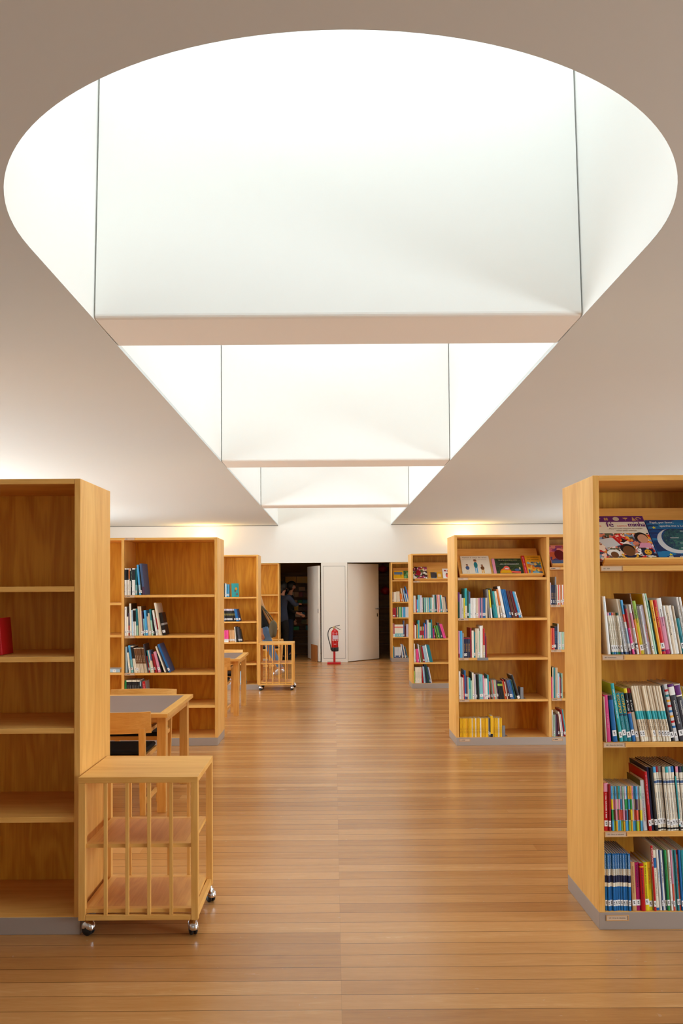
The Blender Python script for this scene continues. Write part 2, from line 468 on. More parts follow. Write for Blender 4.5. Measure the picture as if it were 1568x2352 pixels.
# end wall: solid above the openings, with niches for the built-in bookcases and two doorways
LZ = 2.057
PX0, PX1 = -0.253, 0.288
L4X, R4X = -1.122, 1.190
mb = MB()
mb.box(ROOM_L, ROOM_R, YE, YE + .15, LZ, HC + .02, WHITE)
mb.box(SL, SR, YE, YE + .15, HC + .02, TOPZ + .02, WHITE)
mb.box(ROOM_L, -2.96, YE, YE + .15, 0, LZ, WHITE)
mb.box(3.05, ROOM_R, YE, YE + .15, 0, LZ, WHITE)
struct(mb.build('wall_back'), 'white end wall above the doorways and built-in bookcases', 'wall')
pn = struct(MB().box(PX0, PX1, YE, YE + .12, 0, LZ, DOORM).build('wall_back_pier'), 'white panelled pier between the two doorways', 'wall')
g = MB()
gx0, gx1, gz0, gz1 = -0.215, 0.245, 0.075, 1.985
for a, b, c_, d in ((gx0, gx1, gz0, gz0 + .006), (gx0, gx1, gz1 - .006, gz1), (gx0, gx0 + .006, gz0, gz1), (gx1 - .006, gx1, gz0, gz1)):
    g.box(a, b, YE - .0012, YE + .002, c_, d, GROOVE)
g.build('panel_groove', pn)
# right door, ajar into the store room
dr = bpy.data.objects.new('door_2', None); C.objects.link(dr); dr.location = (0.300, YE + .03, 0.012); dr.rotation_euler = (0, 0, math.radians(44))
struct(dr, 'plain white door standing half open into the dark store', 'door')
MB().bbox(0, .935, 0, .04, 0, 2.025, DOORM, .003).build('door_leaf', dr)
hd = MB()
hd.lathe([(.012, 0), (.012, .012)], STEEL, 12, Matrix.Translation((.885, 0, 1.07)) @ Matrix.Rotation(PI / 2, 4, 'X'))
hd.tube([(.885, -.012, 1.07), (.885, -.05, 1.07), (.875, -.055, 1.07), (.77, -.055, 1.07)], .009, STEEL)
hd.bbox(.872, .898, -.006, 0, .90, .97, RUBBER, .002)
tag(hd.build('door_handle', dr), 'steel lever handle and dark key plate')
# left door, almost fully open
d1 = bpy.data.objects.new('door_1', None); C.objects.link(d1); d1.location = (PX0 - .02, YE + .05, 0.012); d1.rotation_euler = (0, 0, math.radians(105.4))
struct(d1, 'white door opened back into the dark store behind the pier', 'door')
MB().bbox(0, .97, 0, .04, 0, 1.985, DOORM, .003).build('door_leaf', d1)
MB().bbox(.0, .03, .0405, .05, 1.0, 1.09, STEEL, .002).build('hinge', d1)
# store room behind
mb = MB()
mb.box(-3.3, -3.2, YE + .15, 19.4, 0, 2.4, STORE).box(3.2, 3.3, YE + .15, 19.4, 0, 2.4, STORE).box(-3.3, 3.3, 19.4, 19.5, 0, 2.4, STORE)
struct(mb.build('wall_store'), 'dark walls of the unlit store room', 'wall')
struct(MB().box(-3.3, 3.3, YE + .151, 19.5, 2.4, 2.5, STORE).build('ceiling_store'), 'low ceiling of the unlit store room', 'ceiling')
# grey strip standing in for the shadow line under the ceiling
struct(MB().box(ROOM_L, SL, YE - .006, YE, HC - .012, HC - .002, GROOVE).box(SR, ROOM_R, YE - .006, YE, HC - .012, HC - .002, GROOVE).build('shadow_strip'), 'thin grey strip painted as the shadow line where the end wall meets the ceiling', 'trim')
# ---------------------------------------------------------------- bookcases
ST, PT, PL = 0.024, 0.027, 0.077      # shelf, side-panel thickness, plinth height
def bookcase(label, x_end, sgn, y, bays, tags=(), name='bookcase', group=None, tagtext=None, top_tag=False):
    """x_end: aisle end; sgn +1 runs to the right, -1 to the left. bays: list of (width, [shelf top heights])"""
    t = thing(name, label, 'bookcase', (x_end, y, 0), 0, group)
    total = PT + sum(w + PT for w, _ in bays)
    X = lambda a, b: (min(sgn * a, sgn * b), max(sgn * a, sgn * b))
    def panel(nm, a, b, y0, y1, z0, z1, m, r=.0015):
        xa, xb = X(a, b)
        return MB().bbox(xa, xb, y0, y1, z0, z1, m, r).build(nm, t)
    panel('plinth', 0, total, .001, DB - .001, 0, PL, METAL)
    panel('side_panel', 0, PT, 0, DB, PL, HB, WOOD[2])
    panel('top_panel', PT + .0005, total - PT - .0005, .001, DB, HB - ST, HB, WOOD[0])
    if top_tag:
        a = -(PT + bays[0][0]) + .004; z = HB - ST / 2
        h = MB(); h.box(a, a + .102, -.002, .001, z - .0125, z - .009, TAGW).box(a, a + .102, -.002, .001, z + .009, z + .0125, TAGW).box(a + .098, a + .102, -.002, .001, z - .009, z + .009, TAGW)
        hh = h.build('tag_holder', t)
        MB().box(a + .001, a + .097, -.0005, .001, z - .009, z + .009, CARD).box(a + .010, a + .030, -.0008, 0, z - .002, z + .002, INK).build('tag_card', hh)
    x = PT
    for bi, (w, shelves) in enumerate(bays):
        panel('back_panel', x + .0005, x + w - .0005, DB - .02, DB - .002, PL, HB - ST, PANEL, .0005)
        for si, z in enumerate(list(shelves) + [PL + .003]):
            bottom = si == len(shelves)
            s = panel('shelf', x + .001, x + w - .001, .002, DB - .021, z - (ST if not bottom else .003), z, WOOD[0])
            if (bi, si) in tags:
                # the tag holder hangs flush on the shelf edge, at the end nearest the aisle (or the left end of the bay)
                left = x if sgn > 0 else -(x + w)
                zc = (z - ST / 2) if not bottom else PL - .024
                hw_ = .102
                h = MB()
                yy = .002 if not bottom else .001
                h.box(left + .004, left + .004 + hw_, yy - .003, yy, zc - .0125, zc - .009, TAGW)
                h.box(left + .004, left + .004 + hw_, yy - .003, yy, zc + .009, zc + .0125, TAGW)
                h.box(left + .004 + hw_ - .004, left + .004 + hw_, yy - .003, yy, zc - .009, zc + .009, TAGW)
                h.box(left + .004, left + .007, yy - .003, yy, zc - .009, zc + .009, TAGW)
                hd_ = h.build('tag_holder', t)
                cm = MB().box(left + .007, left + .100, yy - .0012, yy, zc - .009, zc + .009, CARD)
                txt = (tagtext or {}).get((bi, si))
                if txt: put_text(cm, txt, INK, left + .016, yy - .0016, zc - .003, length=.0031 * len(txt), size=.0078)
                else:
                    for a, b in ((.014, .022), (.027, .058)): cm.box(left + a, left + b, yy - .0015, yy, zc - .0022, zc + .0022, INK)
                cm.build('tag_card', hd_)
        x += w
        last = bi == len(bays) - 1
        panel('side_panel' if last else 'divider', x, x + PT, 0 if last else .0005, DB, PL, HB - (0 if last else ST + .0005), WOOD[2])
        x += PT
    return t
R1Y, R2Y, R3Y, R4Y = 3.680, 7.910, 12.334, YE
L1Y, L2Y, L3Y, L4Y = 3.666, 7.996, 12.344, YE
R1S = [1.638, 1.234, 0.839, 0.438]
R2S, R2T = [1.633, 1.238, 0.851, 0.446], [1.73, 1.363, 0.925, 0.452]
R3S = [1.635, 1.155, 0.758, 0.394]
R4S = [1.683, 1.235, 0.914, 0.513]
L1S = [1.561, 1.243, 0.921, 0.523]
L2S, L2T = [1.484, 1.083, 0.717, 0.394], [1.41, 1.091, 0.721, 0.394]
L3S = [1.408, 1.036, 0.721, 0.395]
L4S = [1.404, 1.037, 0.70, 0.40]
bookcase('nearest bookcase on the right, crowded with colourful books', XR, 1, R1Y, [(.88, R1S), (.88, R1S)],
         tags=[(0, k) for k in range(5)], tagtext={(0, 0): '001 - 030', (0, 1): '001  Conhecimento', (0, 2): '030  Obras de referência', (0, 3): '030  Obras de referência', (0, 4): '030  Obras de referência'})
bookcase('second bookcase on the right, with a row of yellow magazines at its foot', XR, 1, R2Y, [(.874, R2S), (.88, R2T)],
         tags=[(0, k) for k in range(5)] + [(1, k) for k in range(5)])
bookcase('third bookcase on the right, partly hidden behind the second one', XR, 1, R3Y, [(.88, R3S), (.88, R3S)], tags=[(0, 0)])
bookcase('farthest bookcase on the right, built in beside the half open door', R4X, 1, R4Y, [(.88, R4S), (.88, R4S)])
bookcase('nearest bookcase on the left, almost empty, with the trolley at its end', XL, -1, L1Y, [(.9, L1S), (.9, L1S)])
bookcase('second bookcase on the left, half empty, standing behind the reading table', XL, -1, L2Y, [(.894, L2S), (.88, L2T)],
         tags=[(0, 0), (0, 1), (0, 2)], top_tag=True)
bookcase('third bookcase on the left, with a trolley parked at its end', XL, -1, L3Y, [(.9, L3S), (.9, L3S)])
bookcase('farthest bookcase on the left, empty and built in beside the dark doorway', L4X, -1, L4Y, [(.88, L4S), (.88, L4S)])

# sloping display racks on the top shelves of the right-hand cases
RACK_A = math.radians(42)     # lean away from the upright
def rack_pose(case_x, case_y, bay, z):
    x0 = case_x + PT + bay * (.88 + PT) + .03
    return Matrix.Translation((x0, case_y + .045, z + .0085)) @ Matrix.Rotation(-RACK_A, 4, 'X')
def display_rack(case_x, case_y, bay, z, label, L=.40):
    w = .815
    t = thing('display_rack', label, 'display rack', (0, 0, 0), 0, 'display racks')
    t.matrix_world = rack_pose(case_x, case_y, bay, z)
    MB().bbox(0, w, .0, .012, .0, L, WOOD[0], .001).build('sloping_board', t)
    MB().bbox(0, w, -.032, -.0005, .0, .012, WOOD[0], .001).build('lip', t)
    return t
display_rack(XR, R1Y, 0, R1S[0], 'sloping rack under the two big picture books, top of nearest right bookcase', .38)
display_rack(XR, R2Y, 0, R2S[0], 'sloping rack holding three picture books in the second right bookcase', .39)
display_rack(XR, R2Y, 1, R2T[0], 'sloping rack behind the pink picture book, second right bookcase, farther bay', .30)
display_rack(XR, R3Y, 0, R3S[0], 'sloping rack on top shelf of the third right bookcase', .38)
display_rack(R4X, R4Y, 0, R4S[0], 'sloping rack on top shelf of the farthest right bookcase', .34)

# ---------------------------------------------------------------- books
ORD = ['first', 'second', 'third', 'fourth', 'fifth', 'sixth', 'seventh', 'eighth', 'ninth', 'tenth', 'eleventh', 'twelfth', 'thirteenth',
       'fourteenth', 'fifteenth', 'sixteenth', 'seventeenth', 'eighteenth', 'nineteenth', 'twentieth'] + ['twenty-' + k for k in
       ('first', 'second', 'third', 'fourth', 'fifth', 'sixth', 'seventh', 'eighth', 'ninth')] + ['thirtieth'] + ['thirty-' + k for k in ('first', 'second', 'third', 'fourth', 'fifth', 'sixth', 'seventh', 'eighth', 'ninth')] + ['fortieth'] + ['forty-' + k for k in ('first', 'second', 'third', 'fourth', 'fifth')]
def book_shape(mb, t, h, d, col, bands=(), hard=True, M=None, marks=None, side=None):
    """U-shaped cover (two boards and a rounded spine); spine bands are printed colour blocks"""
    ct = .0022 if t > .010 else .0011
    e = min(.0022, t * .2)
    O = [(0, d), (0, e), (t * .12, e * .35), (t * .35, 0), (t * .65, 0), (t * .88, e * .35), (t, e), (t, d)]
    I = [(t - ct, d), (t - ct, e + ct * 1.2), (ct, e + ct * 1.2), (ct, d)]
    P = O + I
    n, no = len(P), len(O)
    cuts = sorted(set([0.0, h] + [min(max(z, 0), h) for b in bands for z in b[:2]]))
    V = [(p[0], p[1], z) for z in cuts for p in P]
    base = ink(side or col)
    mb.add([V[i] for i in range(n)], [list(range(n))], base, M=M)
    top = (len(cuts) - 1) * n
    mb.add(V[top:top + n], [list(range(n))[::-1]], base, M=M)
    for k in range(len(cuts) - 1):
        zc = (cuts[k] + cuts[k + 1]) / 2
        bc = col
        for b in bands:
            if b[0] <= zc <= b[1]: bc = b[2]
        VV = [(p[0], p[1], cuts[k]) for p in P] + [(p[0], p[1], cuts[k + 1]) for p in P]
        for i in range(n):
            j = (i + 1) % n
            m_ = ink(bc) if 1 <= i <= no - 3 else (base if (i in (0, no - 2)) else PAPER)
            if i in (0, no - 2) and k >= 0 and bands and not side: m_ = ink(bc)
            mb.add([VV[i], VV[j], VV[n + j], VV[n + i]], [(3, 2, 1, 0)], m_, M=M)
    if marks:
        rnd = random.Random(int(t * 1e5) + int(h * 1e4))
        z = h * (marks[1] if len(marks) > 1 else .86); z_end = h * (marks[2] if len(marks) > 2 else .40)
        w = max(.0014, min(t * .26, .0048))
        while z > z_end:
            ln = rnd.uniform(.0012, .0034) * (1.6 if M is not None else 1)
            w2 = w * rnd.uniform(.6, 1.0)
            mb.box(t / 2 - w / 2, t / 2 - w / 2 + w2, -.0004, .0006, z - ln, z, ink(marks[0]), M=M)
            z -= ln + rnd.choice((.0009, .0010, .0012, .0011, .0042))
def pages_shape(mb, t, h, d, M=None):
    ct = .0023 if t > .010 else .0012
    mb.box(ct, t - ct, .006, d - .004, .0025, h - .0035, PAPER, M=M)
def sticker_shape(mb, t, z0=.022, zh=.026, dot=None, M=None):
    x0, x1 = t * .06, t * .94
    mb.box(x0, x1, -.0006, .0012, z0, z0 + zh, STICK, M=M)
    w = min(t * .5, .007)
    mb.box(t / 2 - w / 2, t / 2 + w * .1, -.0009, 0, z0 + zh * .5, z0 + zh * .75, INK, M=M)
    mb.box(t / 2 - w / 2, t / 2 + w / 2, -.0009, 0, z0 + zh * .3, z0 + zh * .4, INK, M=M)
    if dot:
        mb.prism([(t / 2 + .0042 * math.cos(a * PI / 6), z0 + .006 + .0042 * math.sin(a * PI / 6)) for a in range(12)], -.0011, 0, ink(dot), 'y', M=M)

def extent(poly, z, side):
    """x-extent of a convex polygon at height z (None outside)"""
    xs = []
    n = len(poly)
    for i in range(n):
        (ax, az), (bx, bz) = poly[i], poly[(i + 1) % n]
        if abs(az - bz) < 1e-9:
            if abs(az - z) < 1e-9: xs += [ax, bx]
        elif min(az, bz) - 1e-9 <= z <= max(az, bz) + 1e-9:
            xs.append(ax + (bx - ax) * (z - az) / (bz - az))
    return None if not xs else (max(xs) if side > 0 else min(xs))
def slab(x, t, h, a):
    c, s = math.cos(a), math.sin(a)
    return [(x, 0), (x + t * c, t * s), (x + t * c - h * s, t * s + h * c), (x - h * s, h * c)]
class Far: pass
FAR = MB()
BOOKS = 0
def book_row(where, x0, y, z, specs, sep='', group=None, far=False, jitter=.01, limit=None, lp=None):
    """stands books side by side from x0 to the right. spec: (thickness mm, height mm, colour, options)"""
    global BOOKS
    prev = []
    x = x0; i = 0; a = 0.0
    rnd = random.Random(where + str(x0))
    items = []
    for sp in specs:
        t, h, col = sp[:3]; o = dict(sp[3]) if len(sp) > 3 else {}
        for k in range(o.pop('n', 1)):
            oo = dict(o)
            if isinstance(col, (list, tuple)): cc = col[k % len(col)]
            else: cc = col
            if 'blist' in oo: oo['b'] = oo['blist'][k % len(oo['blist'])]
            items.append((t / 1000, h / 1000, cc, oo))
    total = len(items)
    lp = lp if lp is not None else (.35 if far else .8 if 'nearest' in where else .5)
    for t, h, col, o in items:
        if 'a' in o: a = math.radians(o['a'])
        x += o.get('gap', 0) / 1000
        me = slab(0, t, h, a)
        need = x
        for poly in prev[-6:]:
            for zz in sorted(set([p[1] for p in poly] + [p[1] for p in me])):
                r_, l_ = extent(poly, zz, 1), extent(me, zz, -1)
                if r_ is not None and l_ is not None: need = max(need, r_ - l_ + .0006)
        if not prev: need = max(need, x0 + h * math.sin(a))
        poly = [(px_ + need, pz) for px_, pz in me]
        prev.append(poly); x = need
        if limit and max(p[0] for p in poly) > limit: break
        d = min(.30, max(.12, h * o.get('d', .74)))
        yy = y + .004 + rnd.random() * jitter + o.get('y', 0) / 1000
        i += 1
        if far:
            M = Matrix.Translation((need, yy, z + .0006)) @ Matrix.Rotation(-a, 4, 'Y')
            book_shape(FAR, t, h, d, col, o.get('b', ()), M=M, marks=o.get('m'), side=o.get('side'))
            pages_shape(FAR, t, h, d, M)
            if o.get('lab', 1) and rnd.random() < lp: sticker_shape(FAR, t, M=M)
            continue
        mb = MB(); book_shape(mb, t, h, d, col, o.get('b', ()), marks=o.get('m'), side=o.get('side'))
        for tx in o.get('txt', ()):
            # (string, colour, capital height mm, start height mm, length mm)
            put_text(mb, tx[0], ink(tx[1]), t / 2 - tx[2] * .00036, -.0007, tx[3] / 1000, length=tx[4] / 1000, size=tx[2] / 1000, mode='spine', bold=.0004 if tx[2] > 9 else 0)
        b = mb.build('book', fix=False)
        b.location = (need, yy, z + .0006); b.rotation_euler = (0, -a, 0)
        size = o.get('size') or ('thin ' if t < .0085 else 'thick ' if t > .0185 else 'tall ' if h > .262 else 'short ' if h < .19 else '')
        cw = o.get('word', col.replace('_', ' '))
        lean = 'leaning ' if a > math.radians(9) and t > .012 and len(size) == 0 else ''
        place = ('last' if i == total and not limit else ORD[i - 1]) + ' from the left'
        tag(b, '%s%s%s book, %s on %s' % (size, lean, cw, place, where), 'book', group or 'books on ' + where)
        pg = MB(); pages_shape(pg, t, h, d); pg.build('pages', b)
        if o.get('lab', 1) and (rnd.random() < lp or o.get('n') or o.get('txt')):
            st = MB(); sticker_shape(st, t, (o['lz'] if 'lz' in o else 20 + rnd.randint(-4, 9)) / 1000, dot=o.get('dot')); st.build('spine_label', b)
        BOOKS += 1
    return max(p[0] for p in prev[-1])

LIM = 1.66
# nearest right bookcase, second shelf
book_row('second shelf of nearest right bookcase', XR + PT + .012, R1Y, R1S[1], [
    (13, 265, 'white', dict(a=4.6, m=('pale_blue', .9, .75), lab=0)),
    (9.6, 191, 'ivory', dict(a=6.4, n=5, m=('olive', .8, .2), lz=16, blist=[[(0, 11, 'teal'), (180, 191, c)] for c in ()] or [[(0, .011, 'teal'), (.178, .191, 'rose')], [(0, .011, 'blue'), (.178, .191, 'blue')], [(0, .011, 'teal'), (.178, .191, 'coral')], [(0, .011, 'green'), (.178, .191, 'tan')], [(0, .011, 'slate_blue'), (.178, .191, 'dark_green')]], word='ivory series')),
    (8.5, 254, 'pale_grey', dict(a=9.2, n=2, m=('slate_blue', .66, .2), b=[(.175, .254, 'beige'), (0, .012, 'slate_blue')])),
    (6, 250, 'white', dict(n=2, b=[(.185, .25, 'sky_blue'), (.15, .185, 'coral'), (.05, .12, 'pale_blue'), (0, .03, 'plum')], word='blue topped white')),
    (10, 226, 'pink', dict(m=('maroon', .5, .3), b=[(.12, .21, 'crimson'), (.21, .226, 'dark_grey')])),
    (9, 226, 'beige', dict(m=('coral', .5, .2), b=[(0, .02, 'plum')])),
    (10, 229, 'white', dict(m=('grey', .5, .2), b=[(.12, .19, 'rose'), (0.03, .05, 'dark_grey')])),
    (8, 279, 'brown', dict(m=('ivory', .95, .7), b=[(0, .16, 'orange')], word='reddish brown')),
    (17, 245, 'yellow', dict(b=[(.165, .245, 'lime')], m=('black', .84, .58), word='yellow green')),
    (7.5, 221, 'pale_grey', dict(n=2, m=('slate_blue', .94, .62))),
    (15, 226, 'lilac', dict(m=('coral', .6, .25), lab=0)),
    (10, 279, 'ivory', dict(side='mustard', m=('dark_grey', .96, .88))),
    (10, 279, 'mint', dict(m=('dark_green', .96, .5))),
    (6, 236, 'dark_green', dict()),
    (15, 248, 'amber', dict(side='dark_green', m=('black', .9, .62), lab=0)),
    (18, 248, 'red', dict(txt=[('Conhecer a Ciência', 'gold', 10, 215, 92)], b=[(.012, .02, 'navy')])),
    (21, 256, 'rose', dict(b=[(.17, .256, 'white'), (0, .02, 'magenta')], m=('plum', .8, .5), word='pink and white')),
    (9, 222, 'white', dict(lab=0, m=('beige', .8, .5))),
    (14, 222, 'beige', dict(m=('dark_grey', .85, .4), lab=0)),
    (17, 222, 'white', dict(m=('pale_grey', .8, .3), lab=0, word='bright white')),
    (9, 222, 'beige', dict(m=('grey', .7, .4), lab=0)),
    (16, 164, 'teal', dict(a=10, m=('navy', .5, .2))),
    (10, 262, 'white', dict(a=9.5, n=2, m=('grey', .85, .3), side='pale_grey')),
    (10, 196, 'blue', dict(a=11, n=3, m=('white', .9, .3))),
    (14, 240, 'ivory', dict(n=2))], limit=LIM)
# third shelf
ser = dict(a=10.4, n=11, lz=24, b=[(.102, .140, 'turquoise'), (0, .020, 'ivory')], m=('black', .39, .22), word='cream series', size='')
book_row('third shelf of nearest right bookcase', XR + PT + .008, R1Y, R1S[2], [
    (5, 205, 'beige', dict(a=2.5)),
    (16, 212, 'pink', dict(a=3.2, m=('rose', .6, .3))),
    (20, 210, 'blue', dict(a=5.5, b=[(.19, .21, 'navy')])),
    (15, 266, 'turquoise', dict(a=8.5, side='lime', m=('white', .9, .4))),
    (19, 221, 'teal', dict(a=8.8, n=2, b=[(.118, .124, 'navy')], txt=[('CORPO', 'gold', 15, 214, 84), ('minha enciclopédia', 'pale_blue', 7, 112, 62)], word='teal blue', side='slate_blue')),
    (15, 243, 'black', dict(a=9, b=[(0, .128, 'blue'), (.128, .133, 'coral'), (.222, .243, 'yellow')], txt=[('A Lua', 'white', 11, 190, 50)], word='black and blue')),
    (16, 243, 'black', dict(a=9.4, b=[(0, .135, 'beige'), (.222, .243, 'crimson')], txt=[('A Terra', 'white', 10, 190, 48)], word='black and cream')),
    (11.6, 255, 'cream', dict(ser, dot=None)),
    (16, 256, 'black', dict(a=10.8)),
    (17, 262, 'pale_grey', dict(blist=[[(k * .024 + .06, k * .024 + .07, c) for k, c in enumerate(('blue', 'red', 'amber', 'blue', 'red', 'amber', 'teal', 'red'))]], word='patterned white')),
    (26, 262, 'dark_grey', dict(a=11.5, b=[(.212, .250, 'white'), (.25, .262, 'purple')], txt=[('Enciclopédia Infantil', 'white', 10, 186, 105)], word='charcoal')),
    (26, 262, 'dark_grey', dict(b=[(.212, .258, 'purple'), (.258, .262, 'ivory'), (.206, .212, 'ivory')], txt=[('Enciclopédia Infantil', 'white', 10, 186, 105)], word='purple topped charcoal')),
    (9, 250, 'yellow'), (10, 250, 'ivory', dict(m=('red', .9, .7)))], limit=LIM)
# fourth shelf
patch = ['sky_blue', 'mint', 'sky_blue', 'olive', 'turquoise', 'lilac', 'mint', 'lilac', 'sky_blue', 'amber', 'amber', 'rose', 'sky_blue', 'sky_blue', 'lilac', 'mint']
pp = ['yellow', 'rose', 'plum', 'mint', 'coral', 'sky_blue', 'green', 'lilac', 'beige', 'brown']
pb = []
for k in range(16):
    r_ = random.Random(k)
    pb.append([(.048 * j, .048 * (j + 1) - .002, r_.choice(pp)) for j in range(3)] + [(0, .044, ('sky_blue', 'lime', 'amber', 'sky_blue')[k % 4])])
tops = ['sky_blue', 'crimson', 'grey', 'beige', 'turquoise', 'pale_blue', 'blue']
def band_series(cols): return [[(.262, .289, c), (.232, .2335, 'black'), (.206, .2075, 'black'), (.214, .226, 'slate_blue'), (.006, .014, 'black')] for c in cols]
book_row('fourth shelf of nearest right bookcase', XR + PT + .006, R1Y, R1S[3], [
    (19, 214, 'red', dict(b=[(.175, .214, 'rose')], m=('white', .78, .28), lz=20, word='red and white')),
    (10, 210, 'crimson', dict(lz=20)),
    (7.9, 200, patch, dict(a=1.6, n=16, blist=pb, lab=0, m=('dark_grey', .88, .8), word='patchwork')),
    (19, 227, 'pale_grey', dict(a=3, side='olive', txt=[('O meu primeiro', 'slate_blue', 9, 168, 66), ('DICIONÁRIO', 'magenta', 11, 100, 58)], lab=0)),
    (12.5, 266, 'red', dict(a=4, m=('rose', .94, .45))),
    (12.5, 285, 'navy', dict(a=4.2)), (13, 285, 'black'),
    (13.2, 289, 'ivory', dict(a=4.3, n=7, blist=band_series(tops), m=('grey', .6, .2), word='banded ivory', size='', side='black')),
    (6, 245, 'turquoise', dict(b=[(0, .02, 'black')], m=('black', .8, .3), side='black')),
    (13.2, 289, 'ivory', dict(n=4, blist=band_series(['rose', 'navy', 'dark_green', 'ivory']), m=('grey', .6, .2), word='banded ivory', size='', side='black'))], limit=LIM)
# bottom shelf
enc = dict(n=10, lz=22, b=[(.158, .187, 'ivory'), (.108, .126, 'ivory'), (.187, .255, 'blue'), (.126, .158, 'navy')], txt=[('ENCICLOPÉDIA', 'pale_blue', 9, 248, 58), ('ESCOLAR', 'navy', 7.5, 185, 26)], word='blue encyclopedia', size='')
book_row('bottom shelf of nearest right bookcase', XR + PT + .003, R1Y, PL + .003, [
    (10.9, 255, 'blue', dict(enc, a=.6)),
    (19, 218, 'tan', dict(a=2, side='orange', txt=[('Enciclopédia ilustrada da criança', 'brown', 6.5, 200, 120)])),
    (20, 215, 'magenta', dict(side='red', m=('navy', .95, .5))),
    (18, 212, 'red', dict(b=[(.195, .2, 'gold')], m=('navy', .9, .25), lz=20)),
    (18, 216, 'yellow', dict(txt=[('A minha primeira enciclopédia', 'black', 9, 205, 152)])),
    (17, 217, 'yellow', dict(txt=[('Enciclopédia ilustrada', 'black', 7, 190, 96)], b=[(.12, .217, 'amber')], word='amber and yellow')),
    (10, 293, 'red', dict(a=2.6, txt=[('FASCINANTES', 'white', 8, 280, 80)], side='beige')),
    (14, 270, 'ivory', dict(a=3, b=[(.19, .235, 'blue'), (0, .012, 'blue')], m=('grey', .66, .25))),
    (11, 273, 'white', dict(m=('sky_blue', .68, .42), lab=0)),
    (6, 270, 'slate_blue'), (9, 268, 'white', dict(m=('black', .8, .45))), (6, 270, 'slate_blue'),
    (11, 271, 'green', dict(m=('dark_green', .8, .5))), (5, 271, 'tan'), (9.5, 271, 'white', dict(m=('black', .8, .45))), (7.5, 271, 'rose', dict(b=[(0, .12, 'coral')])),
    (8, 272, 'aqua'), (9, 271, 'teal', dict(m=('navy', .8, .5))), (9.5, 271, 'coral', dict(m=('maroon', .7, .4), b=[(.25, .271, 'crimson')])), (9, 272, 'blue'), (9, 270, 'teal'), (9, 270, 'turquoise', dict(n=2))], limit=LIM)

# second right bookcase
x2 = XR + PT + .004
book_row('second shelf of second right bookcase', x2, R2Y, R2S[1], [
    (15, 252, 'dark_green', dict(b=[(.16, .252, 'purple')])), (19, 232, 'lilac'), (19, 196, 'pale_grey', dict(m=('black', .5, .2))), (12, 194, 'yellow', dict(m=('brown', .8, .3))),
    (22, 290, 'turquoise', dict(b=[(0, .12, 'ivory')])), (15, 268, 'green', dict(b=[(0, .268, 'dark_green')], word='dark green')), (15, 258, 'aqua', dict(b=[(.14, .258, 'slate_blue')])),
    (14, 194, 'white', dict(n=4)), (18, 193, 'beige'), (15, 193, 'rose'), (12, 195, ['slate_blue', 'rose', 'slate_blue'], dict(n=3)), (16, 196, 'blue'), (18, 196, 'cream'),
    (15, 278, 'grey', dict(a=4)), (14, 275, 'yellow', dict(a=5, b=[(0, .1, 'white')])), (19, 288, 'teal', dict(a=8, b=[(.13, .288, 'dark_green')])), (21, 262, 'turquoise'), (20, 262, 'ivory', dict(m=('grey', .8, .4))),
    (17, 282, 'orange', dict(a=9.5, b=[(0, .12, 'beige')])), (26, 310, 'white', dict(a=10.5, side='dark_grey')),
    (15, 282, 'blue', dict(a=12, n=3)), (15, 268, ['maroon', 'brown', 'maroon'], dict(a=13, n=3)), (11, 268, 'crimson', dict(a=14)), (19, 262, 'sky_blue', dict(a=14.5)), (11, 262, 'white', dict(a=15, m=('dark_grey', .9, .3)))])
book_row('third shelf of second right bookcase', x2, R2Y, R2S[2], [
    (12, 262, 'rose', dict(b=[(0, .04, 'crimson')])), (25, 262, 'sky_blue'), (14, 240, 'grey'), (15.5, 195, 'navy', dict(n=4, b=[(.183, .195, 'crimson')], m=('amber', .7, .3))),
    (13, 288, 'crimson'), (19, 264, 'ivory'), (14, 252, 'teal'), (19, 284, 'cream', dict(m=('black', .5, .3))), (16, 284, 'ivory'), (10, 262, 'mint'), (16, 310, 'white'), (13, 312, 'ivory'),
    (15, 284, 'red', dict(b=[(0, .12, 'cream')])), (8, 240, 'plum'), (11, 206, 'crimson')])
xf = book_row('fourth shelf of second right bookcase', x2, R2Y, R2S[3], [
    (15, 272, 'white', dict(a=.6)), (14, 214, 'white'), (12, 211, 'ivory'), (9, 235, 'red'), (15, 282, 'blue', dict(m=('crimson', .7, .4))), (14, 216, 'plum'), (12, 216, 'cream'), (17, 208, 'turquoise', dict(b=[(0, .1, 'aqua')])),
    (14, 182, 'mint', dict(a=1.5)), (18, 260, 'ivory', dict(side='dark_green')), (16, 246, 'lilac', dict(a=2.2)), (9, 240, 'dark_green'), (19, 242, 'black'), (36, 242, 'aqua', dict(a=1.5, m=('slate_blue', .9, .7), word='broad aqua')),
    (13, 230, 'rose'), (15, 200, 'white', dict(n=2)), (15, 236, 'turquoise', dict(b=[(0, .03, 'navy')], side='teal')), (9, 172, 'coral'),
    (11, 186, ['olive', 'grey', 'coral', 'mint', 'beige', 'plum'], dict(n=6, a=5)), (11, 172, 'black', dict(n=4, a=7.5, b=[(.13, .15, 'lime')])),
    (11, 172, 'orange', dict(a=9)), (9, 190, 'red'), (10, 170, 'beige'), (10, 196, 'maroon', dict(a=11)), (14, 186, 'slate_blue', dict(n=2, a=13)), (14, 190, 'blue'), (12, 188, 'dark_green'), (24, 240, 'black', dict(a=17, b=[(0, .03, 'white')]))])
mags = ['gold', 'gold', 'mustard', 'gold', 'gold', 'amber', 'gold', 'mustard', 'gold', 'gold', 'ivory', 'gold', 'gold', 'white', 'mustard', 'gold', 'gold', 'white', 'gold', 'gold', 'mustard', 'gold', 'gold', 'gold']
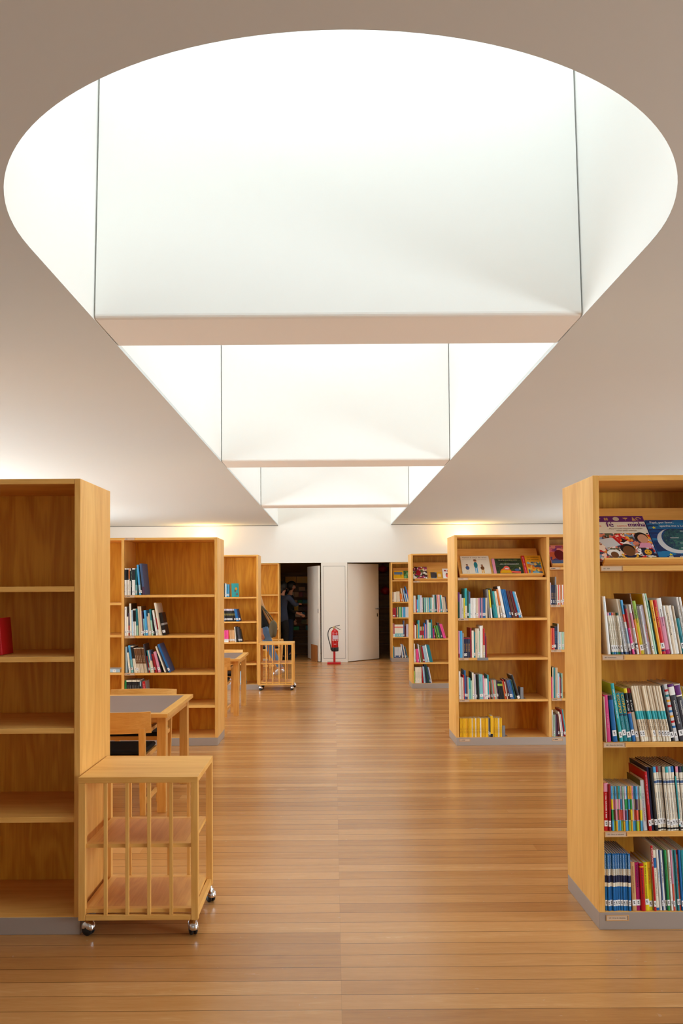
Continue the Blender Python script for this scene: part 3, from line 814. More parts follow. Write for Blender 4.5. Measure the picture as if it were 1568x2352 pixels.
xe = book_row('bottom shelf of second right bookcase', x2 + .006, R2Y, PL + .003, [
    (10.9, 180, mags, dict(n=24, lab=0, m=('brown', .5, .2), size='')), (10, 182, 'grey', dict(gap=3)), (10, 182, 'dark_grey'), (23, 204, 'gold', dict(gap=2, y=-4, b=[(0, .03, 'black')])),
    (12, 182, ['gold', 'mustard', 'gold', 'gold', 'ivory', 'gold', 'gold'], dict(n=7, gap=1, lab=0, m=('brown', .5, .2))) ])
# farther bay of the second right bookcase
x3 = XR + PT + .874 + PT + .004
book_row('upper shelf, farther bay, second right bookcase', x3, R2Y, R2T[1], [
    (9, 216, 'lilac'), (10, 192, 'navy', dict(n=4, m=('amber', .6, .3))), (13, 272, 'grey', dict(y=8)), (12, 193, ['ivory', 'coral', 'ivory', 'orange', 'white', 'coral'], dict(n=6))], limit=2.31)
book_row('middle shelf, farther bay, second right bookcase', x3, R2Y, R2T[2], [
    (12, 208, ['orange', 'red', 'coral'], dict(n=3)), (15, 225, 'navy', dict(n=2, m=('sky_blue', .8, .3))), (10, 252, 'white', dict(side='dark_green')), (15, 170, ['pale_blue', 'ivory', 'mint', 'beige'], dict(n=4))], limit=2.31)
book_row('lower shelf, farther bay, second right bookcase', x3, R2Y, R2T[3], [
    (11, 206, 'pink'), (13, 298, 'ivory', dict(side='dark_green')), (13, 296, 'teal'), (9, 296, 'beige'), (14, 296, 'cream'), (17, 240, 'pale_blue'), (9, 206, 'coral'), (10, 190, 'plum'), (10, 240, 'mint')], limit=2.31)
book_row('bottom shelf, farther bay, second right bookcase', x3, R2Y, PL + .003, [
    (13, 256, 'white', dict(a=1)), (11, 210, 'mint'), (11, 210, 'grey'), (13, 212, 'plum', dict(a=2)), (13, 216, 'maroon', dict(a=3)), (12, 240, 'ivory', dict(a=6)), (12, 216, 'lilac'), (13, 262, 'crimson', dict(a=8)), (12, 262, 'turquoise', dict(a=8))], limit=2.34)

# second left bookcase
xl = XL - PT - .894 + .003
book_row('second shelf of second left bookcase', xl, L2Y, L2S[0], [
    (9.5, 265, 'white', dict(n=4, b=[(.15, .252, 'black')], m=('grey', .4, .2), word='black banded white', size='')), (9, 255, 'orange', dict(b=[(0, .16, 'ivory')])), (10, 262, 'white', dict(b=[(.14, .24, 'black')])), (12, 266, 'black', dict(m=('mint', .9, .3))),
    (9.5, 265, 'white', dict(n=3, b=[(.15, .252, 'black')], word='black banded white', size='')), (18, 262, 'aqua', dict(b=[(.1, .262, 'teal')])), (18, 300, 'sky_blue', dict(a=5, b=[(.02, .1, 'pale_blue')])), (10, 206, 'black'), (24, 312, 'slate_blue', dict(a=5.5, side='slate_blue', b=[(0, .08, 'plum')]))])
book_row('third shelf of second left bookcase', xl, L2Y, L2S[1], [
    (20, 286, 'white', dict(m=('black', .95, .9))), (16, 188, 'ivory'), (11, 226, 'coral', dict(b=[(.1, .226, 'plum')])), (17, 318, 'ivory', dict(a=1.5, side='black')), (14, 252, 'pale_blue'), (8.5, 265, 'white', dict(n=3, b=[(.14, .25, 'black')], word='black banded white')),
    (20, 266, 'mint', dict(b=[(.1, .266, 'teal')])), (17, 288, 'cream', dict(n=2, a=3.5, side='brown')), (10, 242, 'plum'), (14, 166, 'aqua'), (22, 250, 'sky_blue', dict(a=5, m=('navy', .4, .2))), (14, 190, 'ivory'), (20, 222, 'beige'), (13, 262, 'mint', dict(a=6, b=[(.15, .262, 'teal')])), (12, 206, 'black'),
    (19, 252, 'white', dict(a=9.5, m=('dark_grey', .6, .3))), (13, 176, 'crimson', dict(b=[(0, .06, 'ivory')])), (16, 326, 'ivory', dict(a=9.8, side='mustard')), (10, 322, 'beige'), (32, 226, 'black', dict(a=11, b=[(.10, .12, 'grey')]))])
book_row('fourth shelf of second left bookcase', xl + .002, L2Y, L2S[2], [
    (19, 257, 'pale_blue', dict(a=1)), (17, 200, 'ivory', dict(a=6)), (22, 270, 'sky_blue', dict(a=7, b=[(0, .13, 'aqua')])), (14, 266, 'black', dict(n=2, a=8.5, b=[(0, .14, 'ivory'), (.255, .266, 'ivory')], word='black and ivory')),
    (16, 246, 'brown', dict(a=9, n=6, b=[(0, .09, 'beige'), (.24, .246, 'ivory')], m=('cream', .7, .45), size='', word='brown series')), (9, 286, 'dark_grey', dict(a=9.5)), (12, 166, 'crimson'), (11, 222, 'mint', dict(a=10, b=[(.1, .222, 'teal')])), (12, 222, 'ivory'), (13, 222, 'slate_blue', dict(b=[(0, .12, 'cream')])),
    (13, 186, 'crimson', dict(n=2, a=12)), (26, 210, 'rose', dict(a=14)), (10, 190, 'black'), (16, 272, 'ivory', dict(a=20)), (13, 262, 'dark_grey', dict(a=21)), (20, 300, 'blue', dict(a=22.5, side='slate_blue'))])
book_row('fifth shelf of second left bookcase', xl, L2Y, L2S[3], [
    (18, 248, 'mint', dict(b=[(.12, .248, 'green')])), (15.5, 252, 'black', dict(n=5, b=[(.236, .252, 'ivory')], m=('grey', .8, .4), size='')), (15.5, 252, 'black', dict(n=3, gap=2, b=[(.236, .252, 'ivory')], m=('grey', .8, .4), size='')), (12, 240, 'black', dict(b=[(.19, .24, 'pale_blue')])), (14, 226, 'dark_grey'), (28, 238, 'red', dict(a=4, side='grey', m=('white', .9, .6)))])
# red books at the picture's left edge, nearest left bookcase
for k, (xa, t_, h_, col_, lb) in enumerate(((-1.581, .011, .150, 'pale_blue', 'pale blue book in the dim nearest left bookcase, left of the purple one'),
                                     (-1.5685, .010, .158, 'plum', 'thin purple book in the nearest left bookcase, touching the red one'),
                                     (-1.557, .018, .172, 'red', 'red book leaning at the end of the row, nearest left bookcase'))):
    mb = MB(); book_shape(mb, t_, h_, .13, col_, (), marks=('white', .9, .5))
    b = mb.build('book', fix=False); b.location = (xa, L1Y + .10, L1S[1] + .0006); b.rotation_euler = (0, math.radians(-5), 0)
    tag(b, lb, 'book', 'books in the nearest left bookcase')
    pg = MB(); pages_shape(pg, t_, h_, .13); pg.build('pages', b); BOOKS += 1
# a book lying flat in the far bay of the second left bookcase
mb = MB(); book_shape(mb, .030, .24, .19, 'pale_blue'); b = mb.build('book', fix=False)
b.location = (XL - PT - .894 - PT - .26, L2Y + .02, L2T[2] + .0307); b.rotation_euler = (0, PI / 2, 0)
tag(b, 'pale blue book lying flat on a shelf of the second left bookcase', 'book')
pg = MB(); pages_shape(pg, .030, .24, .19); pg.build('pages', b)
st = MB(); sticker_shape(st, .030, .17, .03); st.build('spine_label', b); BOOKS += 1

# bookends
def bookend(x, y, z, label, h=.17):
    mb = MB()
    mb.box(0, .0015, 0, .11, 0, h, STEEL).box(0, .06, .03, .11, 0, .0008, STEEL)
    mb.bbox(.0, .0290, -.0012, .0008, 0, h, STEEL, .0003)
    o = mb.build('bookend'); o.location = (x, y, z)
    return tag(o, label, 'bookend', 'steel bookends')
bookend(xf + .003, R2Y + .012, R2S[3] + .0001, 'grey steel bookend behind the leaning black book, second right bookcase', .115)
bookend(xe + .003, R2Y + .012, PL + .0031, 'grey steel bookend closing the row of yellow magazines', .11)
o = MB().bbox(0, .108, -.0016, -.0002, -.026, 0.0, STEEL, .0004).bbox(0, .108, -.0016, .03, .0001, .0005, STEEL, .0001).build('bookend')
o.location = (XR + PT + .185, R2Y + .001, R2S[2]); tag(o, 'flat grey steel bookend hooked over a shelf edge under the ivory books', 'bookend', 'steel bookends')

# far rows: third and fourth right bookcases, third left bookcase
r3 = XR + PT + .004
book_row('r3a', r3, R3Y, R3S[1], [(20, 255, 'pale_grey'), (13, 255, 'ivory'), (17, 195, 'red'), (18, 195, 'sky_blue'), (14, 265, 'aqua', dict(n=2)), (14, 260, 'lilac', dict(n=2)), (14, 225, 'white'), (10, 220, 'black'),
    (11, 225, ['aqua', 'mint', 'teal', 'white', 'aqua', 'mint', 'ivory', 'sky_blue', 'teal', 'mint', 'aqua', 'white', 'ivory'], dict(n=13, a=1)), (12, 265, ['pale_grey', 'aqua', 'dark_green', 'purple', 'ivory', 'coral', 'ivory', 'rose'], dict(n=8, a=2)), (16, 262, 'turquoise', dict(a=3)), (12, 262, 'white', dict(a=6)), (14, 230, 'beige', dict(a=7, n=3)), (12, 240, 'navy')], far=True)
book_row('r3b', r3, R3Y, R3S[2], [(12, 250, 'red'), (14, 205, 'ivory'), (10, 200, 'white'), (12, 220, 'maroon'), (12, 215, 'amber'), (18, 275, 'turquoise'), (14, 275, 'grey'), (15, 180, ['mint', 'coral', 'green', 'coral'], dict(n=4, b=[(.05, .12, 'crimson')])), (14, 235, 'blue'), (18, 215, 'rose'), (16, 275, 'slate_blue'), (20, 282, 'ivory'), (18, 240, 'mint', dict(n=2)), (16, 285, 'teal', dict(a=2)), (12, 150, 'magenta', dict(n=2)), (10, 150, 'slate_blue'), (10, 196, ['lime', 'black', 'green', 'lime', 'green'], dict(n=5, a=12)), (14, 240, 'dark_grey', dict(a=13, n=2)), (20, 225, 'pink', dict(a=16, n=2))], far=True)
book_row('r3c', r3, R3Y, R3S[3], [(14, 285, 'white', dict(a=1)), (12, 200, 'beige'), (12, 205, 'pink', dict(n=3, a=4)), (15, 280, 'pale_grey', dict(a=7)), (13, 260, 'olive', dict(n=2, a=8)), (12, 240, 'crimson', dict(n=2, a=9)), (14, 255, 'pale_blue', dict(a=10, n=3)), (15, 270, 'white', dict(a=11)), (15, 270, 'teal', dict(n=3, a=12))], far=True)
book_row('r3d', r3, R3Y, PL + .003, [(12, 180, 'lime'), (14, 242, 'ivory', dict(n=7, m=('grey', .7, .3))), (13, 240, 'red', dict(a=3)), (13, 250, 'pale_blue', dict(a=5, n=2)), (13, 285, 'navy', dict(a=7)), (13, 285, 'dark_green', dict(a=8, n=2)), (14, 250, 'slate_blue', dict(a=10)), (14, 245, 'pale_grey', dict(a=11))], far=True)
r4 = R4X + PT + .004
book_row('r4a', r4, R4Y, R4S[1], [(16, 205, 'grey'), (16, 200, 'tan'), (22, 205, 'ivory', dict(n=2)), (22, 215, 'cream', dict(n=3, a=2)), (20, 170, 'orange', dict(n=2, a=6)), (18, 280, 'cream', dict(a=9)), (16, 280, 'maroon', dict(a=10)), (18, 280, 'pale_blue', dict(a=11)), (18, 240, 'blue', dict(a=11)), (20, 170, 'ivory', dict(a=12)), (20, 320, 'blue', dict(a=13)), (16, 250, 'coral', dict(a=13))], far=True)
book_row('r4b', r4, R4Y, R4S[2], [(24, 196, 'crimson', dict(n=3)), (18, 215, 'dark_green'), (18, 215, 'tan'), (16, 215, ['dark_green', 'mint', 'lime', 'aqua', 'green', 'lilac'], dict(n=6)), (26, 212, 'sky_blue', dict(n=2)), (26, 215, 'pale_grey', dict(n=4))], far=True)
book_row('r4c', r4, R4Y, R4S[3], [(14, 280, 'ivory'), (20, 270, 'crimson', dict(b=[(0, .06, 'white')])), (22, 250, 'ivory', dict(n=8, b=[(.19, .21, 'coral'), (0, .07, 'aqua')])), (22, 330, 'slate_blue'), (18, 230, 'maroon', dict(n=2)), (22, 260, 'lilac', dict(n=2))], far=True)
book_row('r4d', r4, R4Y, PL + .003, [(14, 240, 'aqua'), (14, 220, 'navy'), (22, 220, 'pale_grey', dict(n=6, b=[(0, .05, 'slate_blue')])), (18, 280, 'white', dict(a=6)), (18, 285, 'slate_blue', dict(a=8)), (16, 270, 'ivory', dict(a=11)), (16, 240, 'plum', dict(a=12)), (14, 230, 'teal', dict(a=13))], far=True)
l3 = XL - PT - .9
xv = -1.70
book_row('l3a', xv, L3Y, L3S[0], [(16, 205, 'teal', dict(n=2)), (12, 210, 'black'), (12, 212, 'ivory'), (12, 195, ['pale_blue', 'sky_blue', 'teal', 'sky_blue'], dict(n=4))], far=True, lp=.9)
book_row('l3b', xv - .06, L3Y, L3S[1], [(20, 190, 'sky_blue', dict(a=4, n=2)), (20, 190, 'pale_blue', dict(a=6)), (18, 190, 'slate_blue', dict(a=7)), (22, 192, 'black', dict(a=9, n=7, b=[(.165, .192, 'lilac'), (.09, .12, 'olive')])), (18, 190, 'blue', dict(a=11, n=2)), (24, 190, 'navy', dict(a=13))], far=True, lp=.9)
book_row('l3c', xv, L3Y, L3S[2], [(14, 215, 'blue'), (20, 182, 'pink', dict(n=4, b=[(0, .03, 'white')])), (16, 182, 'orange'), (18, 182, 'tan', dict(n=4, a=2)), (14, 232, 'ivory', dict(a=4)), (20, 235, 'black', dict(a=6)), (16, 228, 'dark_grey', dict(n=2, a=8)), (18, 200, 'black', dict(a=10))], far=True, lp=.9)
book_row('l3d', xv, L3Y, L3S[3], [(18, 190, ['ivory', 'grey', 'pale_blue', 'beige'], dict(n=6)), (18, 205, 'slate_blue', dict(gap=120, a=14)), (16, 182, 'ivory', dict(a=16)), (16, 190, 'teal', dict(a=17)), (14, 180, 'black', dict(a=18))], far=True, lp=.9)
book_row('l3e', xv, L3Y, PL + .003, [(18, 160, ['mint', 'ivory', 'pale_grey', 'lime'], dict(n=6)), (24, 190, ['lilac', 'pale_grey'], dict(n=6, gap=10)), (20, 195, 'pale_blue', dict(n=3, a=4)), (22, 195, 'aqua', dict(a=5))], far=True, lp=.9)
# ---------------------------------------------------------------- picture books facing out
def shape2d(mb, pts, mat, lay):
    mb.prism(pts, -lay, -lay + .0003, mat, 'y')
def disc(mb, x, z, rx, rz, mat, lay, n=20, a0=0.0, a1=2 * PI):
    pts = [(x + rx * math.cos(a0 + (a1 - a0) * k / n), z + rz * math.sin(a0 + (a1 - a0) * k / n)) for k in range(n if a1 - a0 > 6.2 else n + 1)]
    shape2d(mb, pts, mat, lay)
def rect(mb, x0, x1, z0, z1, mat, lay): shape2d(mb, [(x0, z0), (x1, z0), (x1, z1), (x0, z1)], mat, lay)
def star(mb, x, z, r, mat, lay):
    shape2d(mb, [(x + (r if k % 2 == 0 else r * .42) * math.sin(k * PI / 5), z + (r if k % 2 == 0 else r * .42) * math.cos(k * PI / 5)) for k in range(10)][::-1], mat, lay)
def picture_book(M, w, h, col, label, art, t=.012, spine=None, name='picture_book'):
    """big flat book lying face-out on a rack; M is the pose of its lower left front corner"""
    mb = MB()
    mb.bbox(0, w, .0, .0025, 0, h, ink(col), .0004)
    mb.bbox(0, w, t - .0025, t, 0, h, ink(col), .0004)
    mb.bbox(0, .003, .0005, t - .0005, 0, h, ink(spine or col), .0004)
    o = mb.build(name); o.matrix_world = M
    tag(o, label, 'book', 'picture books displayed face-out')
    MB().box(.0031, w - .004, .0026, t - .0026, .003, h - .003, PAPER).build('pages', o)
    a = MB(); art(a, w, h)
    if a.v: a.build('cover_print', o)
    return o
def on_rack(case_x, case_y, bay, z, x, t):
    """x is measured along the rack board; the book rests on the lip, flat on the board"""
    return rack_pose(case_x, case_y, bay, z) @ Matrix.Translation((x, -t - .0006, .0125))
def painted(name, cols, scale, blend=.25, stretch=(1, 1, 1)):
    """printed picture: patches of colour with brush texture"""
    if name in _M: return _M[name]
    m, N, L, P = new_mat(name)
    t = N.new('ShaderNodeTexCoord'); mp = N.new('ShaderNodeMapping'); mp.inputs['Scale'].default_value = stretch
    L.new(t.outputs['Object'], mp.inputs['Vector'])
    n0 = N.new('ShaderNodeTexNoise'); n0.inputs['Scale'].default_value = scale * .8; n0.inputs['Detail'].default_value = 4
    L.new(mp.outputs[0], n0.inputs['Vector'])
    mxv = N.new('ShaderNodeMixRGB'); mxv.inputs[0].default_value = blend * .12
    L.new(mp.outputs[0], mxv.inputs[1]); L.new(n0.outputs['Color'], mxv.inputs[2])
    vo = N.new('ShaderNodeTexVoronoi'); vo.inputs['Scale'].default_value = scale
    L.new(mxv.outputs[0], vo.inputs['Vector'])
    sp = N.new('ShaderNodeSeparateColor'); L.new(vo.outputs['Color'], sp.inputs[0])
    mth = N.new('ShaderNodeMath'); mth.operation = 'MULTIPLY_ADD'; mth.inputs[1].default_value = .35; mth.inputs[2].default_value = -.17
    L.new(n0.outputs['Fac'], mth.inputs[0])
    ad = N.new('ShaderNodeMath'); ad.operation = 'ADD'; L.new(sp.outputs[0], ad.inputs[0]); L.new(mth.outputs[0], ad.inputs[1])
    r = ramp(N, [(k / len(cols), c) for k, c in enumerate(cols)]); r.color_ramp.interpolation = 'CONSTANT'
    L.new(ad.outputs[0], r.inputs[0]); L.new(r.outputs[0], P.inputs['Base Color'])
    P.inputs['Roughness'].default_value = .35
    _M[name] = m
    return m
K = lambda c: ink(c)
SKIN = plain('skin_tone', (196, 138, 108), .6)
CROWD = painted('crowd_print', [(30, 24, 26), (232, 226, 224), (150, 96, 74), (60, 66, 92), (204, 120, 96), (236, 160, 50), (196, 30, 34), (240, 196, 180), (84, 84, 60), (120, 150, 180), (228, 206, 190)], 42, .5, (1, 1, 1))
NIGHT = painted('night_brush', [(8, 44, 92), (10, 70, 130), (6, 96, 150), (12, 56, 112), (14, 110, 160), (8, 50, 100)], 20, .9, (.22, 1, 1.6))
MOSS = painted('moss_brush', [(18, 66, 78), (40, 96, 98), (22, 52, 86), (58, 112, 100), (30, 80, 90), (20, 60, 80)], 70, .8)
def art_faith(a, w, h):
    rect(a, 0.002, w - .002, h * .86, h - .002, K('purple'), .0004)
    rect(a, 0.002, w - .002, h * .60, h * .86, K('ivory'), .0004)
    rect(a, 0.002, w - .002, .002, h * .60, CROWD, .0004)
    s = K('tan'); zc = h * .928
    xs = [w * f for f in (.23, .36, .53, .69, .83, .97)]
    rect(a, xs[0] - .003, xs[0] + .003, zc - .014, zc + .014, s, .0008); rect(a, xs[0] - .011, xs[0] + .011, zc + .001, zc + .006, s, .0008)
    for k in range(4): disc(a, xs[1] + (.005 if k % 2 else -.005), zc - .005 + .009 * (k // 2), .0048, .0048, s, .0008 + k * .0001, 10)
    disc(a, xs[2], zc, .015, .0135, K('beige'), .0008)
    rect(a, xs[3] - .001, xs[3] + .001, zc - .012, zc + .01, s, .0008); disc(a, xs[3], zc + .008, .012, .010, s, .0009, 12, PI, 2 * PI)
    shape2d(a, [(xs[4] - .010, zc - .013), (xs[4] + .010, zc - .013), (xs[4] - .004, zc + .014)], s, .0008)
    for k in range(9):
        u = k * .55; disc(a, w * .95 - .012 + .011 * math.cos(u), zc + .009 * math.sin(u), .003, .003, s, .0008 + k * .00002, 8)
    put_text(a, 'Uma', K('coral'), w * .09, -.0009, h * .745, size=.024)
    put_text(a, 'fé', K('purple'), w * .33, -.0009, h * .745, size=.050, bold=.002)
    put_text(a, 'como a', K('coral'), w * .51, -.0009, h * .745, size=.021)
    put_text(a, 'minha', K('purple'), w * .70, -.0009, h * .745, length=w * .285, size=.046, bold=.002)
    put_text(a, 'As principais religiões do mundo', K('brown'), w * .36, -.0009, h * .69, length=w * .56, size=.0105)
    put_text(a, 'vistas pelas crianças', K('brown'), w * .47, -.0009, h * .645, length=w * .34, size=.0105)
    # generic children's heads in the photo collage
    disc(a, w * .84, h * .50, .032, .034, K('black'), .0006); disc(a, w * .86, h * .47, .024, .029, SKIN, .0009)
    shape2d(a, [(w * .74, h * .27), (w * .985, h * .27), (w * .95, h * .38), (w * .80, h * .38)], K('rose'), .0007)
    disc(a, w * .55, h * .25, .034, .032, K('black'), .0007); disc(a, w * .56, h * .20, .027, .033, K('brown'), .0010)
    shape2d(a, [(w * .42, .003), (w * .74, .003), (w * .68, h * .11), (w * .47, h * .11)], K('navy'), .0008)
    for k in range(9):
        u = PI + PI * k / 8; disc(a, w * .56 + .034 * math.cos(u), h * .12 + .030 * math.sin(u), .006, .006, K('amber'), .0011 + k * .00003, 8)
    disc(a, w * .30, h * .16, .030, .022, K('white'), .0008); disc(a, w * .31, h * .12, .018, .020, K('brown'), .0010)
    shape2d(a, [(w * .10, h * .45), (w * .36, h * .50), (w * .46, h * .33), (w * .22, h * .27)], K('pale_grey'), .0008)
    shape2d(a, [(w * .36, h * .50), (w * .40, h * .50), (w * .50, h * .33), (w * .46, h * .33)], K('red'), .0009)
    rect(a, w * .77, w * .96, h * .10, h * .24, K('navy'), .0011)
    disc(a, w * .865, h * .17, .0165, .0175, K('amber'), .0014)
    for s_ in (-1, 1): disc(a, w * .865 + s_ * .006, h * .185, .0022, .0032, K('black'), .0017, 8)
    for k in range(7):
        u = PI * 1.15 + PI * .7 * k / 6; disc(a, w * .865 + .010 * math.cos(u), h * .168 + .009 * math.sin(u), .0014, .0014, K('black'), .0017 + k * .00002, 6)
    rect(a, w * .84, w * .97, h * .065, h * .09, K('ivory'), .0011)
def art_moon(a, w, h):
    rect(a, .002, w - .002, .002, h - .002, NIGHT, .0004)
    put_text(a, 'Papá, por favor,', K('white'), w * .10, -.0009, h * .91, length=w * .56, size=.019, bold=.0005)
    put_text(a, 'apanha-me a Lua', K('white'), w * .30, -.0009, h * .82, length=w * .62, size=.019, bold=.0005)
    n = 22; cx, cz, r1 = w * .52, h * .46, w * .40
    out = [(cx + r1 * math.cos(PI * .58 + PI * 1.02 * k / n), cz + r1 * 1.02 * math.sin(PI * .58 + PI * 1.02 * k / n)) for k in range(n + 1)]
    inn = [(cx + .06 * w + r1 * .86 * math.cos(PI * .60 + PI * .98 * k / n), cz + .05 * h + r1 * .92 * math.sin(PI * .60 + PI * .98 * k / n)) for k in range(n + 1)]
    for k in range(n): shape2d(a, [out[k], out[k + 1], inn[k + 1], inn[k]], K('pale_grey'), .0007)
    disc(a, cx + .09 * w, cz + .04 * h, r1 * .86, r1 * .90, MOSS, .0006, 28)
    for x_, z_, l_ in ((.44, .53, .20), (.62, .40, .22), (.60, .28, .34), (.80, .58, .20), (.74, .70, .10)):
        rect(a, w * x_, w * (x_ + l_), h * z_, h * z_ + .0035, K('pale_grey'), .0010)
    for x_, z_, r_ in ((.15, .80, .010), (.30, .13, .010), (.94, .26, .008), (.95, .06, .007)): star(a, w * x_, h * z_, r_, K('yellow'), .0010)
    for k in range(4):
        shape2d(a, [(w * .78 + k * .0 + .0, h * .02), (w * .79, h * .02), (w * .73, h * .20), (w * .72, h * .20)], K('olive'), .0010); break
    shape2d(a, [(w * .83, h * .02), (w * .84, h * .02), (w * .77, h * .20), (w * .76, h * .20)], K('olive'), .0010)
    for k in range(6): rect(a, w * (.735 + .015 * (5 - k) / 1.2), w * (.775 + .015 * (5 - k) / 1.2), h * (.05 + k * .026), h * (.05 + k * .026) + .0015, K('olive'), .0011)
    for x0_, x1_ in ((.24, .34), (.49, .66)):
        for k in range(5): rect(a, w * (x0_ + (x1_ - x0_) * k / 5), w * (x0_ + (x1_ - x0_) * (k + .7) / 5), h * (.05 + .012 * (k % 2)), h * (.085 + .012 * (k % 2)), K('ivory'), .0010)
def art_walk(a, w, h):
    rect(a, .003, w - .002, .002, h - .002, K('ivory'), .0004)
    put_text(a, 'Vamos à caça do urso', INK, w * .06, -.0009, h * .88, length=w * .86, size=.026)
    put_text(a, 'Michael Rosen', K('grey'), w * .06, -.0009, h * .79, length=w * .30, size=.012)
    put_text(a, 'Helen Oxenbury', K('grey'), w * .60, -.0009, h * .79, length=w * .30, size=.012)
    # three plain figures out for a walk
    for x_, hh, c1, c2, hair in ((.20, .46, 'slate_blue', 'cream', 'brown'), (.50, .72, 'teal', 'sky_blue', 'brown'), (.72, .44, 'brown', 'amber', 'brown')):
        X, H_ = w * x_, h * hh; z0 = h * .10
        rect(a, X - .012, X - .004, z0, z0 + H_ * .42, K(c2), .0007); rect(a, X + .004, X + .014, z0, z0 + H_ * .42, K(c2), .0008)
        disc(a, X, z0 + H_ * .58, .019, H_ * .22, K(c1), .0010, 16)
        disc(a, X, z0 + H_ * .88, H_ * .085, H_ * .095, SKIN, .0012, 14); disc(a, X - .002, z0 + H_ * .93, H_ * .09, H_ * .06, K(hair), .0014, 14)
def art_green(a, w, h):
    rect(a, .002, .03, .002, h - .002, K('rose'), .0004); rect(a, .03, w - .002, .002, h - .002, MOSS2, .0004)
    for k in range(9): rect(a, .07 + k * .021, .07 + k * .021 + .016, h * .88, h * .90, K('beige'), .0008)
    for k in range(2): rect(a, .08 + k * .06, .08 + k * .06 + .05, h * .76, h * .82, K('black'), .0008)
    put_text(a, '...ERA UM DINOSSAURO!', K('white'), w * .24, -.0009, h * .62, length=w * .66, size=.019, bold=.0006)
    disc(a, w * .42, h * .10, .060, .070, K('orange'), .0006, 18, 0, PI); disc(a, w * .42, h * .12, .052, .045, K('mustard'), .0009, 18, 0, PI)
    disc(a, w * .46, h * .40, .030, .030, K('coral'), .0011); rect(a, w * .41, w * .52, h * .34, h * .41, K('white'), .0014)
    for k in range(4): rect(a, w * (.42 + .025 * k), w * (.425 + .025 * k), h * .34, h * .41, K('black'), .0016)
    shape2d(a, [(w * .60, h * .14), (w * .90, h * .08), (w * .92, h * .20), (w * .62, h * .24)], K('coral'), .0008)
    disc(a, w * .80, h * .30, .024, .016, K('slate_blue'), .0010); disc(a, w * .90, h * .38, .007, .018, K('cream'), .0011)
MOSS2 = painted('leaf_brush', [(28, 52, 34), (44, 74, 44), (30, 60, 50), (60, 80, 40), (22, 44, 34)], 40, .7)
def art_savanna(a, w, h):
    rect(a, .002, .034, .002, h - .002, K('red'), .0004)
    for k in range(14): rect(a, .012, .024, h * (.05 + k * .065), h * (.08 + k * .065), K('rose'), .0008)
    put_text(a, 'OS ANIMAIS', K('brown'), w * .30, -.0009, h * .87, length=w * .60, size=.020, bold=.0006)
    put_text(a, 'DA SAVANA', K('brown'), w * .30, -.0009, h * .76, length=w * .58, size=.020, bold=.0006)
    rect(a, w * .24, w * .93, h * .08, h * .66, painted('savanna_print', [(84, 150, 196), (120, 180, 210), (90, 140, 70), (226, 190, 90), (60, 90, 120), (210, 120, 40)], 30, .6), .0005)
    disc(a, w * .52, h * .30, .022, .028, K('amber'), .0008); disc(a, w * .52, h * .34, .014, .015, K('orange'), .0010)
    rect(a, w * .24, w * .93, h * .37, h * .38, K('amber'), .0009); rect(a, w * .58, w * .59, h * .08, h * .66, K('amber'), .0009)
P1 = painted('pink_story_print', [(206, 110, 130), (150, 70, 110), (110, 60, 120), (220, 140, 130), (70, 60, 110), (190, 90, 60)], 16, .8)
P2 = painted('comic_print', [(236, 226, 200), (150, 24, 60), (70, 40, 60), (220, 180, 60), (196, 60, 130), (90, 100, 60), (240, 240, 236), (60, 40, 30)], 26, .8)
P3 = painted('beach_print', [(120, 160, 190), (90, 130, 170)], 14, .8, (.4, 1, 1))
P4 = painted('meadow_print', [(60, 120, 60), (90, 150, 80), (50, 90, 50), (120, 170, 120)], 24, .8)
P5 = painted('dark_photo_print', [(40, 44, 50), (80, 84, 90), (120, 126, 130), (60, 60, 64)], 18, .8)
def art_full(m, extra=None):
    def f(a, w, h):
        rect(a, .003, w - .003, .003, h - .003, m, .0004)
        if extra: extra(a, w, h)
    return f
def on1(x): return on_rack(XR, R1Y, 0, R1S[0], x, .012)
def on2(x): return on_rack(XR, R2Y, 0, R2S[0], x, .012)
picture_book(on1(-.026), .285, .298, 'purple', 'picture book with purple band and crowd of children, top of nearest right bookcase', art_faith)
picture_book(on1(.262), .200, .268, 'blue', 'night-blue picture book with a pale moon, nearest right bookcase', art_moon)
picture_book(on1(.475), .21, .262, 'slate_blue', 'plain blue picture book cut off by the right picture edge', lambda a, w, h: (rect(a, .002, w - .002, .002, h - .002, NIGHT, .0004), rect(a, .02, w - .02, h * .7, h * .8, K('pale_blue'), .0008)))
picture_book(on2(.030), .285, .262, 'ivory', 'white picture book with three small walking figures, second right bookcase', art_walk, spine='grey')
picture_book(on2(.338), .295, .222, 'dark_green', 'dark green picture book with an orange figure, second right bookcase', art_green, spine='ivory')
picture_book(on2(.640), .195, .262, 'amber', 'orange picture book with red spine about savanna animals', art_savanna, spine='red')
picture_book(on_rack(XR, R2Y, 1, R2T[0], .0, .012), .25, .265, 'rose', 'pink and violet picture book beside the divider, second right bookcase', art_full(P1, lambda a, w, h: (rect(a, w * .5, w * .9, h * .84, h * .86, K('plum'), .0008), disc(a, w * .4, h * .5, .05, .07, K('maroon'), .0007), rect(a, .004, w - .004, .004, h * .22, K('slate_blue'), .0006))))
on3 = lambda x: on_rack(XR, R3Y, 0, R3S[0], x, .012)
picture_book(on3(-.02), .225, .265, 'olive', 'busy crimson and cream comic-like picture book, third right bookcase', art_full(P2, lambda a, w, h: disc(a, w * .4, h * .5, .035, .06, K('crimson'), .0008)))
picture_book(on3(.235), .195, .150, 'amber', 'low yellow picture book with a dark photo, third right bookcase', lambda a, w, h: (rect(a, w * .08, w * .58, .006, h - .006, P5, .0004), [rect(a, w * .66, w * .9, h * (.3 + .12 * k), h * (.34 + .12 * k), K('ivory'), .0004) for k in range(4)]))
